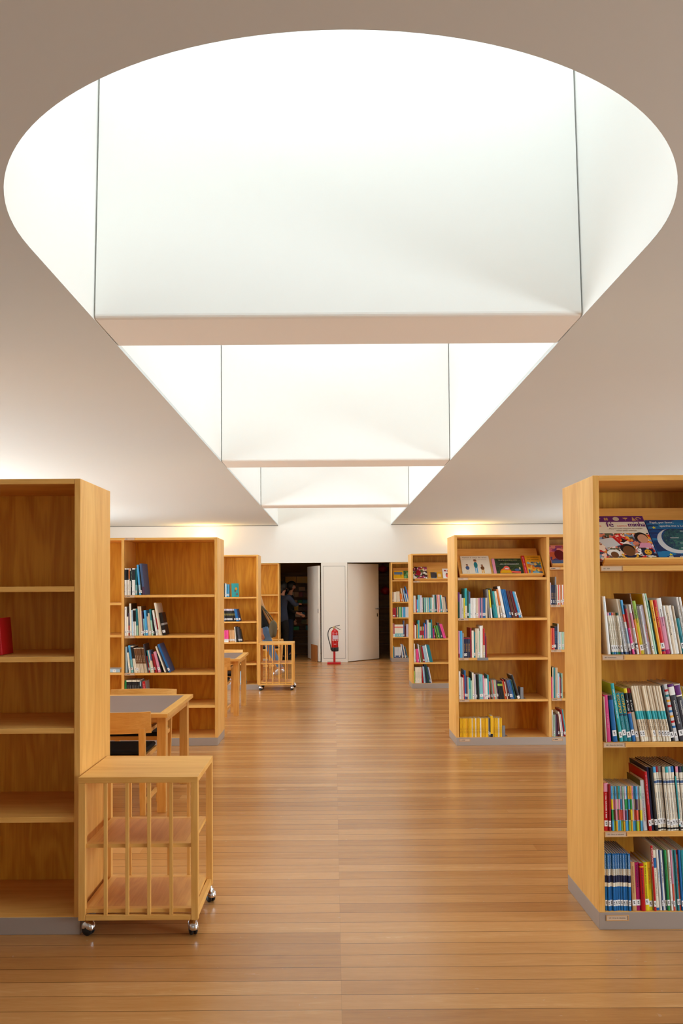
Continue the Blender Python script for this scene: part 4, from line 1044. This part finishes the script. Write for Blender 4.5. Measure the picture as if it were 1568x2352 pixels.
picture_book(on3(.440), .215, .220, 'white', 'white picture book with red lettering bars, third right bookcase', lambda a, w, h: (rect(a, .003, w - .002, .002, h - .002, K('white'), .0002), [rect(a, w * (.12 + .2 * k), w * (.26 + .2 * k), h * (.74 - .03 * k), h * (.86 - .03 * k), K('crimson'), .0004) for k in range(3)], disc(a, w * .3, h * .35, .022, .05, K('coral'), .0004), disc(a, w * .3, h * .5, .014, .014, K('brown'), .0007)))
on4 = lambda x: on_rack(R4X, R4Y, 0, R4S[0], x, .012)
picture_book(on4(.005), .205, .225, 'gold', 'yellow bordered picture book with a golden field, farthest right bookcase', lambda a, w, h: (rect(a, .016, w - .016, .02, h * .55, K('mustard'), .0004), rect(a, .016, w - .016, h * .55, h * .86, P3, .0004), rect(a, w * .72, w * .78, h * .3, h * .62, K('brown'), .0008)))
picture_book(on4(.222), .205, .235, 'green', 'green picture book beside the yellow bordered one, farthest right bookcase', art_full(P4, lambda a, w, h: disc(a, w * .55, h * .35, .03, .05, K('ivory'), .0008)))
# teal picture book turned face-out in the third left bookcase
mt = Matrix.Translation((-1.70 + .152, L3Y + .03, L3S[0] + .0022)) @ Matrix.Rotation(math.radians(38), 4, 'Z') @ Matrix.Rotation(math.radians(-4), 4, 'X')
picture_book(mt, .125, .208, 'turquoise', 'turquoise book turned half face-out on the third left bookcase', lambda a, w, h: (disc(a, w * .6, h * .6, .022, .022, K('amber'), .0004), disc(a, w * .45, h * .45, .012, .02, K('brown'), .0005), disc(a, w * .7, h * .2, .012, .014, K('crimson'), .0004)))
# the small far spines, one mass
tag(FAR.build('books', fix=False), 'rows of small book spines on the far bookcases of both sides', 'books', kind='stuff')

# ---------------------------------------------------------------- book trolleys
SHELFW = wood('trolley_panel', 1, (226, 166, 94), (204, 140, 74))
def caster(parent, x, y, ang, brake=False):
    M = Matrix.Translation((x, y, 0)) @ Matrix.Rotation(ang, 4, 'Z')
    h = MB()
    # chrome hood: rounded shell over the wheel, axle along local x
    prof = [(0.004, -.021), (.022, -.020), (.030, -.013), (.0325, -.004), (.0325, .004), (.030, .013), (.022, .020), (.004, .021)]
    R = M @ Matrix.Translation((0, 0, .0345)) @ Matrix.Rotation(PI / 2, 4, 'Y')
    V, F = [], []
    seg = 18
    for r, a in prof:
        for k in range(seg + 1):
            u = PI * (-.08) + PI * 1.16 * k / seg
            V.append(M @ Vector((a, r * math.cos(u), .036 + r * math.sin(u))))
    for i in range(len(prof) - 1):
        for k in range(seg): F.append((i * (seg + 1) + k, i * (seg + 1) + k + 1, (i + 1) * (seg + 1) + k + 1, (i + 1) * (seg + 1) + k))
    h.add(V, F, CHROME, True)
    h.lathe([(.009, .06), (.009, .080)], CHROME, 12, M)
    o = h.build('caster', parent)
    w = MB()
    for s_ in (-.016, .003):
        w.lathe([(.0, s_), (.022, s_), (.0262, s_ + .003), (.0262, s_ + .010), (.022, s_ + .013), (0.0, s_ + .013)], RUBBER, 20, M @ Matrix.Translation((0, 0, .0265)) @ Matrix.Rotation(PI / 2, 4, 'Y'))
    tag(w.build('wheel', o), 'black rubber wheel')
    if brake:
        b = MB(); b.bbox(-.008, .008, .026, .052, .046, .054, RUBBER, .002, M)
        tag(b.build('brake_lever', o), 'small black brake lever')
def trolley(x0, y0, label):
    t = thing('book_trolley', label, 'trolley', (x0, y0, 0), 0, 'book trolleys')
    w, d, h = .531, .452, .711
    MB().bbox(0, w, 0, d, h - .026, h, WOOD[0], .001).build('top_panel', t)
    for x in (0, w - .031):
        for y in (0.0005, d - .0315):
            MB().bbox(x + .0005, x + .0305, y, y + .031, .080, h - .0262, WOOD[2], .001).build('post', t)
    for y in (.002, d - .024):
        MB().bbox(.0315, w - .0315, y, y + .022, .080, .102, WOOD[0], .001).build('bottom_rail', t)
    for x in (.002, w - .026):
        MB().bbox(x, x + .022, .032, d - .032, .080, .112, WOOD[1], .001).build('side_rail', t)
    for z in (.109, .396):
        s = MB()
        a, b = .030, w - .030
        s.box(a, b, .016, .046, z, z + .017, WOOD[0]).box(a, b, d - .046, d - .016, z, z + .017, WOOD[0])
        s.box(a, a + .032, .046, d - .046, z, z + .017, WOOD[1]).box(b - .032, b, .046, d - .046, z, z + .017, WOOD[1])
        s.box(a + .032, b - .032, .046, d - .046, z + .003, z + .0165, SHELFW)
        s.build('shelf', t)
    for x in (.112, .208, .305, .403):
        for y in (.003, d - .015):
            MB().bbox(x, x + .0155, y, y + .012, .1022, h - .0262, WOOD[2], .0008).build('slat', t)
    caster(t, .032, .045, math.radians(68)); caster(t, w - .004 - .026, .045, math.radians(24), True)
    caster(t, w - .010, d - .03, math.radians(40)); caster(t, .032, d - .05, math.radians(110))
    return t
trolley(-1.140, 3.620, 'wooden book trolley with slatted front against the nearest left bookcase')
trolley(-1.1385, 12.20, 'small distant wooden trolley at the end of the third left bookcase')

# ---------------------------------------------------------------- reading tables and armchairs
def table(x1, y0, label):
    L, D, H = 1.6, 1.02, .69
    t = thing('reading_table', label, 'table', (x1 - L, y0, 0), 0, 'reading tables')
    f = MB(); b = .062
    f.box(0, L, 0, b, H - .026, H, WOOD[0]).box(0, L, D - b, D, H - .026, H, WOOD[0])
    f.box(0, b, b, D - b, H - .026, H, WOOD[1]).box(L - b, L, b, D - b, H - .026, H, WOOD[1])
    f.build('table_top', t)
    tag(MB().box(b, L - b, b, D - b, H - .022, H - .0006, LINO).build('linoleum_inlay', t), 'grey-brown linoleum panel set in the top')
    for x in (.024, L - .086):
        for y in (.065, D - .135):
            MB().bbox(x, x + .062, y, y + .07, 0, H - .0262, WOOD[2], .002).build('leg', t)
    for x in (.026, L - .028 - .022):
        MB().bbox(x, x + .022, .136, D - .136, H - .072, H - .0265, WOOD[1], .001).build('apron', t)
    for y in (.08, D - .10):
        MB().bbox(.087, L - .087, y, y + .02, H - .072, H - .0265, WOOD[0], .001).build('apron', t)
    return t
table(-1.142, 5.56, 'reading table with grey-brown inlay, nearest, in front of second left bookcase')
table(-1.135, 9.77, 'distant reading table in front of the third left bookcase')
def bar(mb, p, q, wx, wy, mat, wx2=None, wy2=None):
    """tapered square bar between two points"""
    wx2 = wx2 or wx; wy2 = wy2 or wy
    V = []
    for c, a, b in ((p, wx, wy), (q, wx2, wy2)):
        for sx, sy in ((-1, -1), (1, -1), (1, 1), (-1, 1)): V.append((c[0] + sx * a / 2, c[1] + sy * b / 2, c[2]))
    return mb.add(V, [(0, 3, 2, 1), (4, 5, 6, 7), (0, 1, 5, 4), (1, 2, 6, 5), (2, 3, 7, 6), (3, 0, 4, 7)], mat)
def make_chair(label, group):
    """low armchair: curved back board, arms, black seat pad; faces +Y"""
    t = thing('armchair', label, 'chair', (0, 0, 0), 0, group)
    for s in (-1, 1):
        m = MB(); bar(m, (s * .208, -.20, 0), (s * .214, -.252, .60), .036, .034, WOOD[2], .044, .030); m.build('rear_leg', t)
        m = MB(); bar(m, (s * .238, .16, 0), (s * .246, .195, .562), .034, .036, WOOD[2], .030, .050); m.build('front_leg', t)
        m = MB()
        V = []
        for x0, x1, y, z0, z1 in ((s * .232, s * .262, -.225, .566, .592), (s * .232, s * .262, .215, .563, .585)):
            V += [(min(x0, x1), y, z0), (max(x0, x1), y, z0), (max(x0, x1), y, z1), (min(x0, x1), y, z1)]
        m.add(V, [(0, 1, 2, 3), (7, 6, 5, 4), (0, 4, 5, 1), (1, 5, 6, 2), (2, 6, 7, 3), (3, 7, 4, 0)], WOOD[1]); m.build('armrest', t)
        m = MB(); bar(m, (s * .212, -.175, .10), (s * .212, -.175, .125), .02, .04, WOOD[1]); m.v = []; m.f = []; m.m = []; m.sm = []
        m.bbox(s * .222 - .009, s * .222 + .009, -.195, .145, .075, .105, WOOD[1], .001); m.build('stretcher', t)
    m = MB()
    n = 12
    out, inn = [], []
    for k in range(n + 1):
        u = -1 + 2 * k / n
        x = .272 * u; y = -.300 + .05 * u * u
        out.append((x, y)); inn.append((x, y + .016))
    V, F = [], []
    for z, dy in ((.566, .012), (.640, .0), (.713, -.012)):
        for p in out: V.append((p[0], p[1] + dy, z))
        for p in inn: V.append((p[0], p[1] + dy, z))
    w_ = 2 * (n + 1)
    for j in range(2):
        for k in range(n):
            F.append((j * w_ + k, j * w_ + k + 1, (j + 1) * w_ + k + 1, (j + 1) * w_ + k))
            F.append((j * w_ + n + 1 + k + 1, j * w_ + n + 1 + k, (j + 1) * w_ + n + 1 + k, (j + 1) * w_ + n + 1 + k + 1))
        for k in (0, n): F.append((j * w_ + k, j * w_ + n + 1 + k, (j + 1) * w_ + n + 1 + k, (j + 1) * w_ + k))
    for k in range(n):
        F.append((k, n + 1 + k, n + 2 + k, k + 1)); F.append((2 * w_ + k, 2 * w_ + k + 1, 2 * w_ + n + 2 + k, 2 * w_ + n + 1 + k))
    m.add(V, F, WOOD[0]); m.build('backrest', t)
    MB().bbox(-.225, .225, -.205, .165, .372, .404, WOOD[0], .002).build('seat_frame', t)
    tag(MB().bbox(-.215, .215, -.195, .170, .4045, .436, CUSH, .010).build('seat_cushion', t), 'black padded seat cushion')
    return t
G = 'armchairs at the reading tables'
ch = make_chair('armchair with its back to the camera at the nearest reading table', G)
ch.location = (-1.520, 5.775, 0)
for x, y, rz, lb in ((-1.575, 6.47, PI, 'armchair on the far side of the nearest reading table, only its back rail showing'),
                     (-1.512, 9.965, 0, 'armchair with its back to the camera at the distant reading table'),
                     (-1.498, 10.68, PI, 'armchair on the far side of the distant reading table'),
                     (-1.26, 15.35, math.radians(-62), 'armchair in the background behind the walking woman')):
    c = copy_tree(ch); c.location = (x, y, 0); c.rotation_euler = (0, 0, rz); c['label'] = lb

# ---------------------------------------------------------------- fire extinguisher on its stand
RED = plain('extinguisher_red', (196, 14, 22), .25, coat=.3)
BRASS = plain('brass', (190, 160, 110), .3, metal=.8)
ex = thing('fire_extinguisher_stand', 'red floor stand under the fire extinguisher, in front of the pier', 'stand', (.012, 16.36, 0))
MB().bbox(-.145, .125, -.10, .10, 0, .042, RED, .004).build('base', ex)
MB().bbox(-.024, .020, .002, .03, .042, .56, RED, .002).build('post', ex)
hk = MB().bbox(-.06, .05, .002, .012, .40, .43, RED, .001); hk.build('bracket', ex)
fe = thing('fire_extinguisher', 'red fire extinguisher with black hose in front of the white pier', 'fire extinguisher', (.022, 16.285, 0))
MB().lathe([(.0, .285), (.066, .285), (.0705, .292), (.0705, .630), (.066, .660), (.050, .685), (.024, .702), (.022, .716), (0, .716)], RED, 28).build('cylinder', fe)
tag(MB().lathe([(.0, .262), (.068, .262), (.0725, .272), (.0725, .338), (.0712, .342)], RUBBER, 28).build('boot', fe), 'black rubber boot round the foot')
lb_ = MB()
def curved(z0, z1, a0, a1, mat, r=.0712):
    n = 10; V, F = [], []
    for k in range(n + 1):
        u = math.radians(a0 + (a1 - a0) * k / n)
        for z in (z0, z1): V.append((r * math.sin(u), -r * math.cos(u), z))
    for k in range(n): F.append((2 * k, 2 * k + 2, 2 * k + 3, 2 * k + 1))
    lb_.add(V, F, mat)
curved(.505, .585, -42, 62, plain('extinguisher_label', (214, 196, 210), .5))
for k in range(3): curved(.478, .498, -42 + 36 * k, -20 + 36 * k, STICK)
curved(.612, .622, -8, 44, plain('extinguisher_text', (220, 150, 160), .5))
curved(.40, .415, -18, 22, plain('extinguisher_text', (220, 150, 160), .5))
curved(.345, .45, 66, 84, STICK)
lb_.build('printed_label', fe)
v = MB()
v.lathe([(.016, .712), (.018, .722), (.018, .752), (.012, .76)], BRASS, 14, Matrix.Translation((-.018, 0, 0)))
v.tube([(-.018, 0, .74), (-.045, 0, .742)], .012, BRASS)
v.build('valve', fe)
hl = MB()
hl.tube([(-.01, 0, .748), (.025, 0, .768), (.10, 0, .782)], .007, RUBBER)
hl.tube([(-.01, 0, .738), (.03, 0, .735), (.075, 0, .712), (.115, 0, .692)], .0065, RUBBER)
tag(hl.build('lever', fe), 'black squeeze levers')
ho = MB()
pts = []
P0 = [(-.045, 0, .742), (-.095, -.01, .720), (-.132, -.02, .655), (-.138, -.03, .575), (-.122, -.035, .490), (-.098, -.03, .41), (-.084, -.015, .335), (-.080, 0, .29)]
for i in range(len(P0) - 1):
    a, b = Vector(P0[i]), Vector(P0[i + 1])
    p_, n_ = Vector(P0[max(i - 1, 0)]), Vector(P0[min(i + 2, len(P0) - 1)])
    for k in range(4):
        u = k / 4
        pts.append(.5 * ((2 * a) + (b - p_) * u + (2 * p_ - 5 * a + 4 * b - n_) * u * u + (3 * a - p_ - 3 * b + n_) * u ** 3))
pts.append(Vector(P0[-1]))
ho.tube(pts, .009, RUBBER, 10)
tag(ho.build('hose', fe), 'black rubber hose curving down the left side')

# ---------------------------------------------------------------- doorway things and the dark store
bd = MB()
M = Matrix.Translation((PX0 - .02, YE + .05, 0)) @ Matrix.Rotation(math.radians(105.4), 4, 'Z')
bd.bbox(.06, .56, .052, .068, 0, .34, DARKW, .002, M)
tag(bd.build('board'), 'low orange-brown wooden board leaning on the open door behind the pier', 'board')
DK = wood('dark_shelf_wood', 0, (150, 104, 56), (120, 80, 40))
def store_shelf(x0, x1, y, zs, label, h=1.9, d=.28):
    t = thing('storage_shelf', label, 'shelf', (x0, y, 0))
    w = x1 - x0
    MB().bbox(0, .025, 0, d, 0, h, DK, .001).build('side_panel', t)
    MB().bbox(w - .025, w, 0, d, 0, h, DK, .001).build('side_panel', t)
    MB().bbox(.0255, w - .0255, d - .015, d, 0, h, DK, .0005).build('back_panel', t)
    for z in zs: MB().bbox(.0255, w - .0255, .002, d - .0155, z - .018, z, DK, .001).build('shelf', t)
    return t
ZS = [.22, .40, .55, .70, .86, 1.01, 1.17, 1.33, 1.47, 1.65]
store_shelf(-1.75, -.22, 18.85, ZS, 'tall dark storage shelf of small boxes in the left doorway')
store_shelf(.55, 1.75, 18.3, [.25, .52, .80, 1.08, 1.36, 1.62, 1.85], 'dark storage shelf seen in the gap beside the half open door', 2.0, .3)
rnd = random.Random(4)
for si, z in enumerate(ZS[2:]):
    x = -1.12; k = 0
    while x < -.50:
        w = rnd.uniform(.08, .16); h = rnd.uniform(.08, .115)
        col = rnd.choice(['tan', 'mustard', 'crimson', 'teal', 'olive', 'cream', 'brown', 'maroon', 'green'])
        if z > 1.6: w, h, col = (.26, .15, 'mustard') if x < -.80 else (.05, .16, 'navy')
        if z > 1.6 or rnd.random() < .62:
            o = MB().bbox(0, w - .008, 0, .14, 0, h, ink(col), .001).build('media_box')
            o.location = (x, 18.87 + rnd.random() * .02, z + .0005)
            k += 1
            tag(o, '%s media box, %s from the left on %s shelf in the left doorway' % (col, ORD[k - 1], ['seventh', 'sixth', 'fifth', 'fourth', 'third', 'second', 'next to top', 'top'][si] + (' highest' if si < 6 else '')), 'box', 'boxes on the dark storage shelf')
        x += w
def blob(mb, c, r, mat, sc=(1, 1, 1), seed=0):
    bm = bmesh.new(); bmesh.ops.create_icosphere(bm, subdivisions=3, radius=1)
    q = random.Random(seed)
    for v_ in bm.verts:
        k = 1 + .10 * math.sin(5 * v_.co.x + seed) * math.cos(4 * v_.co.z + seed)
        v_.co = (c[0] + v_.co.x * r * sc[0] * k, c[1] + v_.co.y * r * sc[1] * k, c[2] + v_.co.z * r * sc[2] * k)
    return mb.bm(bm, mat, None, True)
for c, r, lb in (((1.13, 18.45, 1.9475), .10, 'red soft bundle on the top dark shelf beside the half open door'), ((1.19, 18.45, 1.4555), .105, 'red rounded bag lower on the dark shelf beside the half open door')):
    m = MB(); blob(m, c, r, ink('red'), (1.1, .9, .9), 2)
    m.tube([(c[0] - .03, c[1], c[2] + r * .8), (c[0], c[1], c[2] + r * 1.15), (c[0] + .03, c[1], c[2] + r * .8)], .008, ink('crimson'))
    tag(m.build('bag'), lb, 'bag')

# wall uplights on the end wall, hidden from the camera by the bookcases: they wash the ceiling edge warm
for s, x in ((-1, -2.62), (1, 2.68)):
    t = thing('wall_uplight', 'small white wall uplight on the end wall, %s side' % ('left' if s < 0 else 'right'), 'lamp', (x, YE, 2.30), 0, 'wall uplights')
    m = MB(); n = 14
    V, F = [], []
    for r, z in ((.05, -.10), (.10, .0), (.13, .05)):
        for k in range(n + 1):
            u = PI + PI * k / n; V.append((r * math.cos(u), r * math.sin(u) - .001, z))
    for j in range(2):
        for k in range(n): F.append((j * (n + 1) + k, j * (n + 1) + k + 1, (j + 1) * (n + 1) + k + 1, (j + 1) * (n + 1) + k))
    F.append(list(range(n + 1)))
    m.add(V, F, WHITE, True); m.build('shade', t, fix=False)
    bmsh = MB().lathe([(.0, .0), (.016, .01), (.016, .03), (0, .04)], glow('warm_bulb', (255, 196, 110), 9), 12, Matrix.Translation((0, -.06, 0))); bmsh.build('bulb', t)
    ld = bpy.data.lights.new('uplight', 'AREA'); ld.shape = 'DISK'; ld.size = .16; ld.energy = LAMP_W; ld.color = (1.0, .62, .20)
    lo = bpy.data.objects.new('lamp_light', ld); C.objects.link(lo); lo.parent = t; lo.location = (0, -.08, .06); lo.rotation_euler = (PI, 0, 0)

# ---------------------------------------------------------------- people
def skin(name, chains, mat, parent, root=0, sub=2):
    """chains: list of [(x,y,z,r[,r2]), ...]; points with equal coordinates are shared. One smooth tapering surface"""
    bm = bmesh.new()
    ly = bm.verts.layers.skin.verify()
    ix = {}
    for ch_ in chains:
        pv = None
        for p in ch_:
            k = tuple(round(c, 4) for c in p[:3])
            if k not in ix:
                v_ = bm.verts.new(p[:3]); r = p[3]; r2 = p[4] if len(p) > 4 else r
                v_[ly].radius = (r, r2); ix[k] = v_
                if len(ix) == 1: v_[ly].use_root = True
            if pv is not None and pv is not ix[k] and bm.edges.get((pv, ix[k])) is None: bm.edges.new((pv, ix[k]))
            pv = ix[k]
    me = bpy.data.meshes.new(name); bm.to_mesh(me); bm.free()
    me.materials.append(mat)
    o = bpy.data.objects.new(name, me); C.objects.link(o); o.parent = parent
    s_ = o.modifiers.new('Skin', 'SKIN'); s_.use_smooth_shade = True
    u = o.modifiers.new('Subdivision', 'SUBSURF'); u.levels = sub; u.render_levels = sub
    return o
HAIRD = plain('dark_hair', (22, 17, 15), .5)
HAIRB = plain('blond_hair', (196, 152, 104), .5)
JEANS = plain('blue_denim', (104, 136, 176), .9, noise=.25)
JEAND = plain('dark_denim', (30, 38, 62), .9)
BLACKC = plain('black_cloth', (14, 14, 16), .9)
NAVYC = plain('slate_cloth', (46, 54, 74), .9)
SILVER = plain('silver_leather', (214, 214, 220), .25, metal=.6)
OLIVE = plain('olive_canvas', (104, 97, 74), .85, noise=.3)
SHOED = plain('dark_shoes', (26, 24, 26), .6)
def lerp(a, b, u): return tuple(a[i] + (b[i] - a[i]) * u for i in range(3))
def hand(wrist, d, side):
    """palm with five separate curled fingers, continuing from the wrist in direction d"""
    w = Vector(wrist); d = Vector(d).normalized()
    a = Vector((0, 1, 0)); a = (a - d * a.dot(d)).normalized()          # across the palm
    n = d.cross(a)
    palm = w + d * .07
    out = [[(*w, .022), (*palm, .026, .018)]]
    for k, ln in ((-1.5, .060), (-.5, .074), (.5, .080), (1.5, .070)):
        b = palm + a * (.015 * k) + d * .018
        m1 = b + d * ln * .55 + n * .010 * side; m2 = m1 + d * ln * .40 + n * .022 * side
        out.append([(*palm, .026, .018), (*b, .0095), (*m1, .0088), (*m2, .0078)])
    b = w + d * .028 + a * .030
    out.append([(*w, .022), (*b, .011), (*(b + d * .030 + a * .016), .010), (*(b + d * .055 + a * .012 + n * .008), .0085)])
    return out
def person(label, loc, rz, J, mats, hair, shoe, long_hair=None):
    """J: joints in the person's own frame (x right, y forward, z up)"""
    t = thing('person', label, 'person', loc, rz)
    P = J['pelvis']; Ch = J['chest']; Nk = J['neck']; Hd = J['head']
    mid = lerp(P, Ch, .5)
    fwd = Vector(J.get('face', (0, 1, 0)))
    up = (Vector(Hd) - Vector(Nk)).normalized()
    h = Vector(Hd)
    crown = h + up * .075; chin = h - up * .055 + fwd * .045
    ch_ = [[(*P, .105, .080), (*mid, .092, .074), (*Ch, .120, .085), (*lerp(Ch, Nk, .6), .085, .07), (*Nk, .052), (*(h - up * .04), .072, .078), (*h, .080, .092), (*crown, .062, .072)],
           [(*(h - up * .04), .072, .078), (*chin, .040, .038)],
           [(*h, .080, .092), (*(h + fwd * .090 - up * .012), .018), (*(h + fwd * .104 - up * .022), .012)]]
    rt = Vector((fwd.y, -fwd.x, 0))
    for s_ in (-1, 1):
        ch_.append([(*h, .080, .092), (*(h + rt * s_ * .080 - up * .010 - fwd * .01), .016), (*(h + rt * s_ * .088 + up * .006 - fwd * .016), .012)])
    for s_ in ('l', 'r'):
        sh, el, wr = J['sh_' + s_], J['el_' + s_], J['wr_' + s_]
        ch_.append([(*Ch, .120, .085), (*sh, .050), (*lerp(sh, el, .5), .043), (*el, .038), (*lerp(el, wr, .4), .037), (*wr, .022)])
        d = J.get('hd_' + s_) or tuple(Vector(wr) - Vector(el))
        ch_ += hand(wr, d, 1)
        hp, kn, an, to, hl_ = (J[k + s_] for k in ('hp_', 'kn_', 'an_', 'to_', 'he_'))
        ch_.append([(*P, .105, .080), (*hp, .078), (*lerp(hp, kn, .5), .068), (*kn, .056), (*lerp(kn, an, .35), .056), (*an, .035)])
        ch_.append([(*an, .035), (*lerp(hl_, to, .5), .034), (*to, .024)])
        ch_.append([(*an, .035), (*hl_, .03)])
    body = skin('body', ch_, SKIN if mats[2] is None else mats[2], t)
    # face: eyes and mouth
    f = MB()
    for s_ in (-1, 1):
        c = h + fwd * .087 + rt * s_ * .031 + up * .008
        blob(f, c - fwd * .003, .009, STICK); blob(f, c + fwd * .003, .0055, INK)
        blob(f, c + fwd * .003 + up * .018, .012, HAIRD, (1, .5, .3))
    blob(f, h + fwd * .082 - up * .050, .018, plain('lips', (160, 82, 76), .5), (1, .5, .4))
    f.build('face_features', t)
    # clothing follows the body
    k = 1.10
    top = [[(P[0], P[1], P[2] - .13, .182, .166), (P[0], P[1], P[2] + .04, .166, .142), (*mid, .128, .108), (*Ch, .150, .112), (*lerp(Ch, Nk, .6), .094, .08), (*lerp(Ch, Nk, .85), .064)]]
    tr = []
    for s_ in ('l', 'r'):
        sh, el, wr = J['sh_' + s_], J['el_' + s_], J['wr_' + s_]
        top.append([(*Ch, .150, .112), (*sh, .078), (*lerp(sh, el, .5), .060), (*el, .050)] + ([(*lerp(el, wr, .85), .036)] if J.get('long', True) else []))
        hp, kn, an = J['hp_' + s_], J['kn_' + s_], J['an_' + s_]
        tr.append([(P[0], P[1] + (Ch[1] - P[1]) * .4, P[2] + .16, .090, .070), (P[0], P[1], P[2] + .07, .118, .094), (P[0], P[1], P[2] - .01, .146, .124), (*hp, .112), (*lerp(hp, kn, .5), .088), (*kn, .066), (*lerp(kn, an, .4), .064), (*lerp(kn, an, .80), .054), (*lerp(kn, an, 1.12), .048)])
    skin('top', top, mats[0], t); skin('trousers', tr, mats[1], t)
    for s_ in ('l', 'r'):
        an, to, hl_ = J['an_' + s_], J['to_' + s_], J['he_' + s_]
        skin('shoe', [[(*lerp(hl_, to, -.05), .044), (*lerp(hl_, to, .45), .050), (*lerp(hl_, to, .85), .044), (*lerp(hl_, to, 1.1), .032)], [(*lerp(hl_, to, .45), .050), (*lerp(lerp(hl_, to, .2), an, .75), .046)]], shoe, t)
    # hair: a cap round the skull, open over the face, and a fall of long hair if there is one
    hb = bmesh.new(); bmesh.ops.create_uvsphere(hb, u_segments=28, v_segments=18, radius=1)
    cen = h + up * .022 - fwd * .016
    Rm = Matrix((rt, fwd, up)).transposed()
    for v_ in hb.verts:
        w_ = 1 + .03 * math.sin(9 * v_.co.x + 4 * v_.co.z)
        v_.co = cen + Rm @ Vector((v_.co.x * .098 * w_, v_.co.y * .114 * w_, v_.co.z * .118 * w_))
    kill = [v_ for v_ in hb.verts if (v_.co - h).dot(fwd) > .040 and (v_.co - h).dot(up) < .048]
    bmesh.ops.delete(hb, geom=kill, context='VERTS')
    hm = MB(); hm.bm(hb, hair, None, True)
    hm.tube([h - up * .02 - fwd * .07, h - up * .07 - fwd * .068, h - up * .13 - fwd * .06], .05, hair, 12, None, [.07, .064, .04])
    if long_hair:
        q = [tuple(h - up * .0 - fwd * .06)] + [k_[:3] for k_ in long_hair]
        hm.tube(q, .05, hair, 14, None, [.085] + [k_[3] for k_ in long_hair])
    hm.build('hair', t)
    return t
STAND = dict(pelvis=(0, 0, .90), chest=(0, .01, 1.24), neck=(0, .02, 1.42), head=(0, .045, 1.555),
    sh_l=(-.185, 0, 1.355), el_l=(-.235, -.03, 1.08), wr_l=(-.225, .07, .86), sh_r=(.185, 0, 1.355), el_r=(.235, -.03, 1.08), wr_r=(.225, .07, .86),
    hp_l=(-.09, 0, .86), kn_l=(-.10, .02, .48), an_l=(-.10, -.03, .095), to_l=(-.12, .14, .038), he_l=(-.10, -.07, .045),
    hp_r=(.09, 0, .86), kn_r=(.10, .02, .48), an_r=(.10, -.03, .095), to_r=(.12, .14, .038), he_r=(.10, -.07, .045))
walk = dict(STAND, pelvis=(0, .03, .88), chest=(0, .13, 1.19), neck=(0, .20, 1.345), head=(0, .25, 1.475),
    sh_l=(-.18, .15, 1.295), el_l=(-.22, .06, 1.04), wr_l=(-.20, .02, .80), sh_r=(.18, .16, 1.295), el_r=(.22, .22, 1.03), wr_r=(.20, .34, .84),
    hp_l=(-.085, 0, .83), kn_l=(-.09, -.13, .46), an_l=(-.09, -.29, .165), to_l=(-.09, -.18, .040), he_l=(-.09, -.355, .115),
    hp_r=(.085, .06, .83), kn_r=(.09, .25, .48), an_r=(.09, .27, .10), to_r=(.09, .44, .040), he_r=(.09, .23, .046))
person('blond woman in black top and jeans walking left behind the distant trolley', (-1.225, 14.2, 0), PI / 2, walk, (BLACKC, JEANS, None), HAIRB, SILVER,
       [(-.02, .10, 1.37, .072), (-.03, .045, 1.26, .048), (-.04, -.01, 1.14, .038), (-.045, -.065, 1.02, .030), (-.045, -.105, .90, .010)])
bg = MB()
blob(bg, (-1.045, 13.99, .830), .1, OLIVE, (.72, .62, 1.55), 1)
bgo = bg.build('shoulder_bag')
st_ = MB(); st_.tube([(-1.07, 14.02, .95), (-1.17, 14.02, 1.12), (-1.33, 14.05, 1.34), (-1.40, 14.10, 1.365), (-1.32, 14.16, 1.30), (-1.13, 14.08, 1.10), (-1.03, 14.04, .955)], .010, OLIVE)
st_.build('strap', bgo)
tag(bgo, 'olive canvas shoulder bag swinging behind the woman in black', 'bag')
standA = dict(STAND, wr_r=(.21, .20, .98), el_r=(.23, .0, 1.06))
person('dark-haired person in profile facing right inside the dark doorway', (-.975, 17.85, 0), -PI / 2, standA, (BLACKC, JEAND, None), HAIRD, SHOED, [(0, -.06, 1.42, .05)])
standB = dict(STAND, el_r=(.26, .14, 1.17), wr_r=(.20, .34, 1.19), el_l=(-.25, -.02, 1.07))
person('person in a slate-blue shirt seen from behind inside the dark doorway', (-1.12, 17.42, 0), math.radians(-35), standB, (NAVYC, BLACKC, None), HAIRD, SHOED)
print('books', BOOKS)
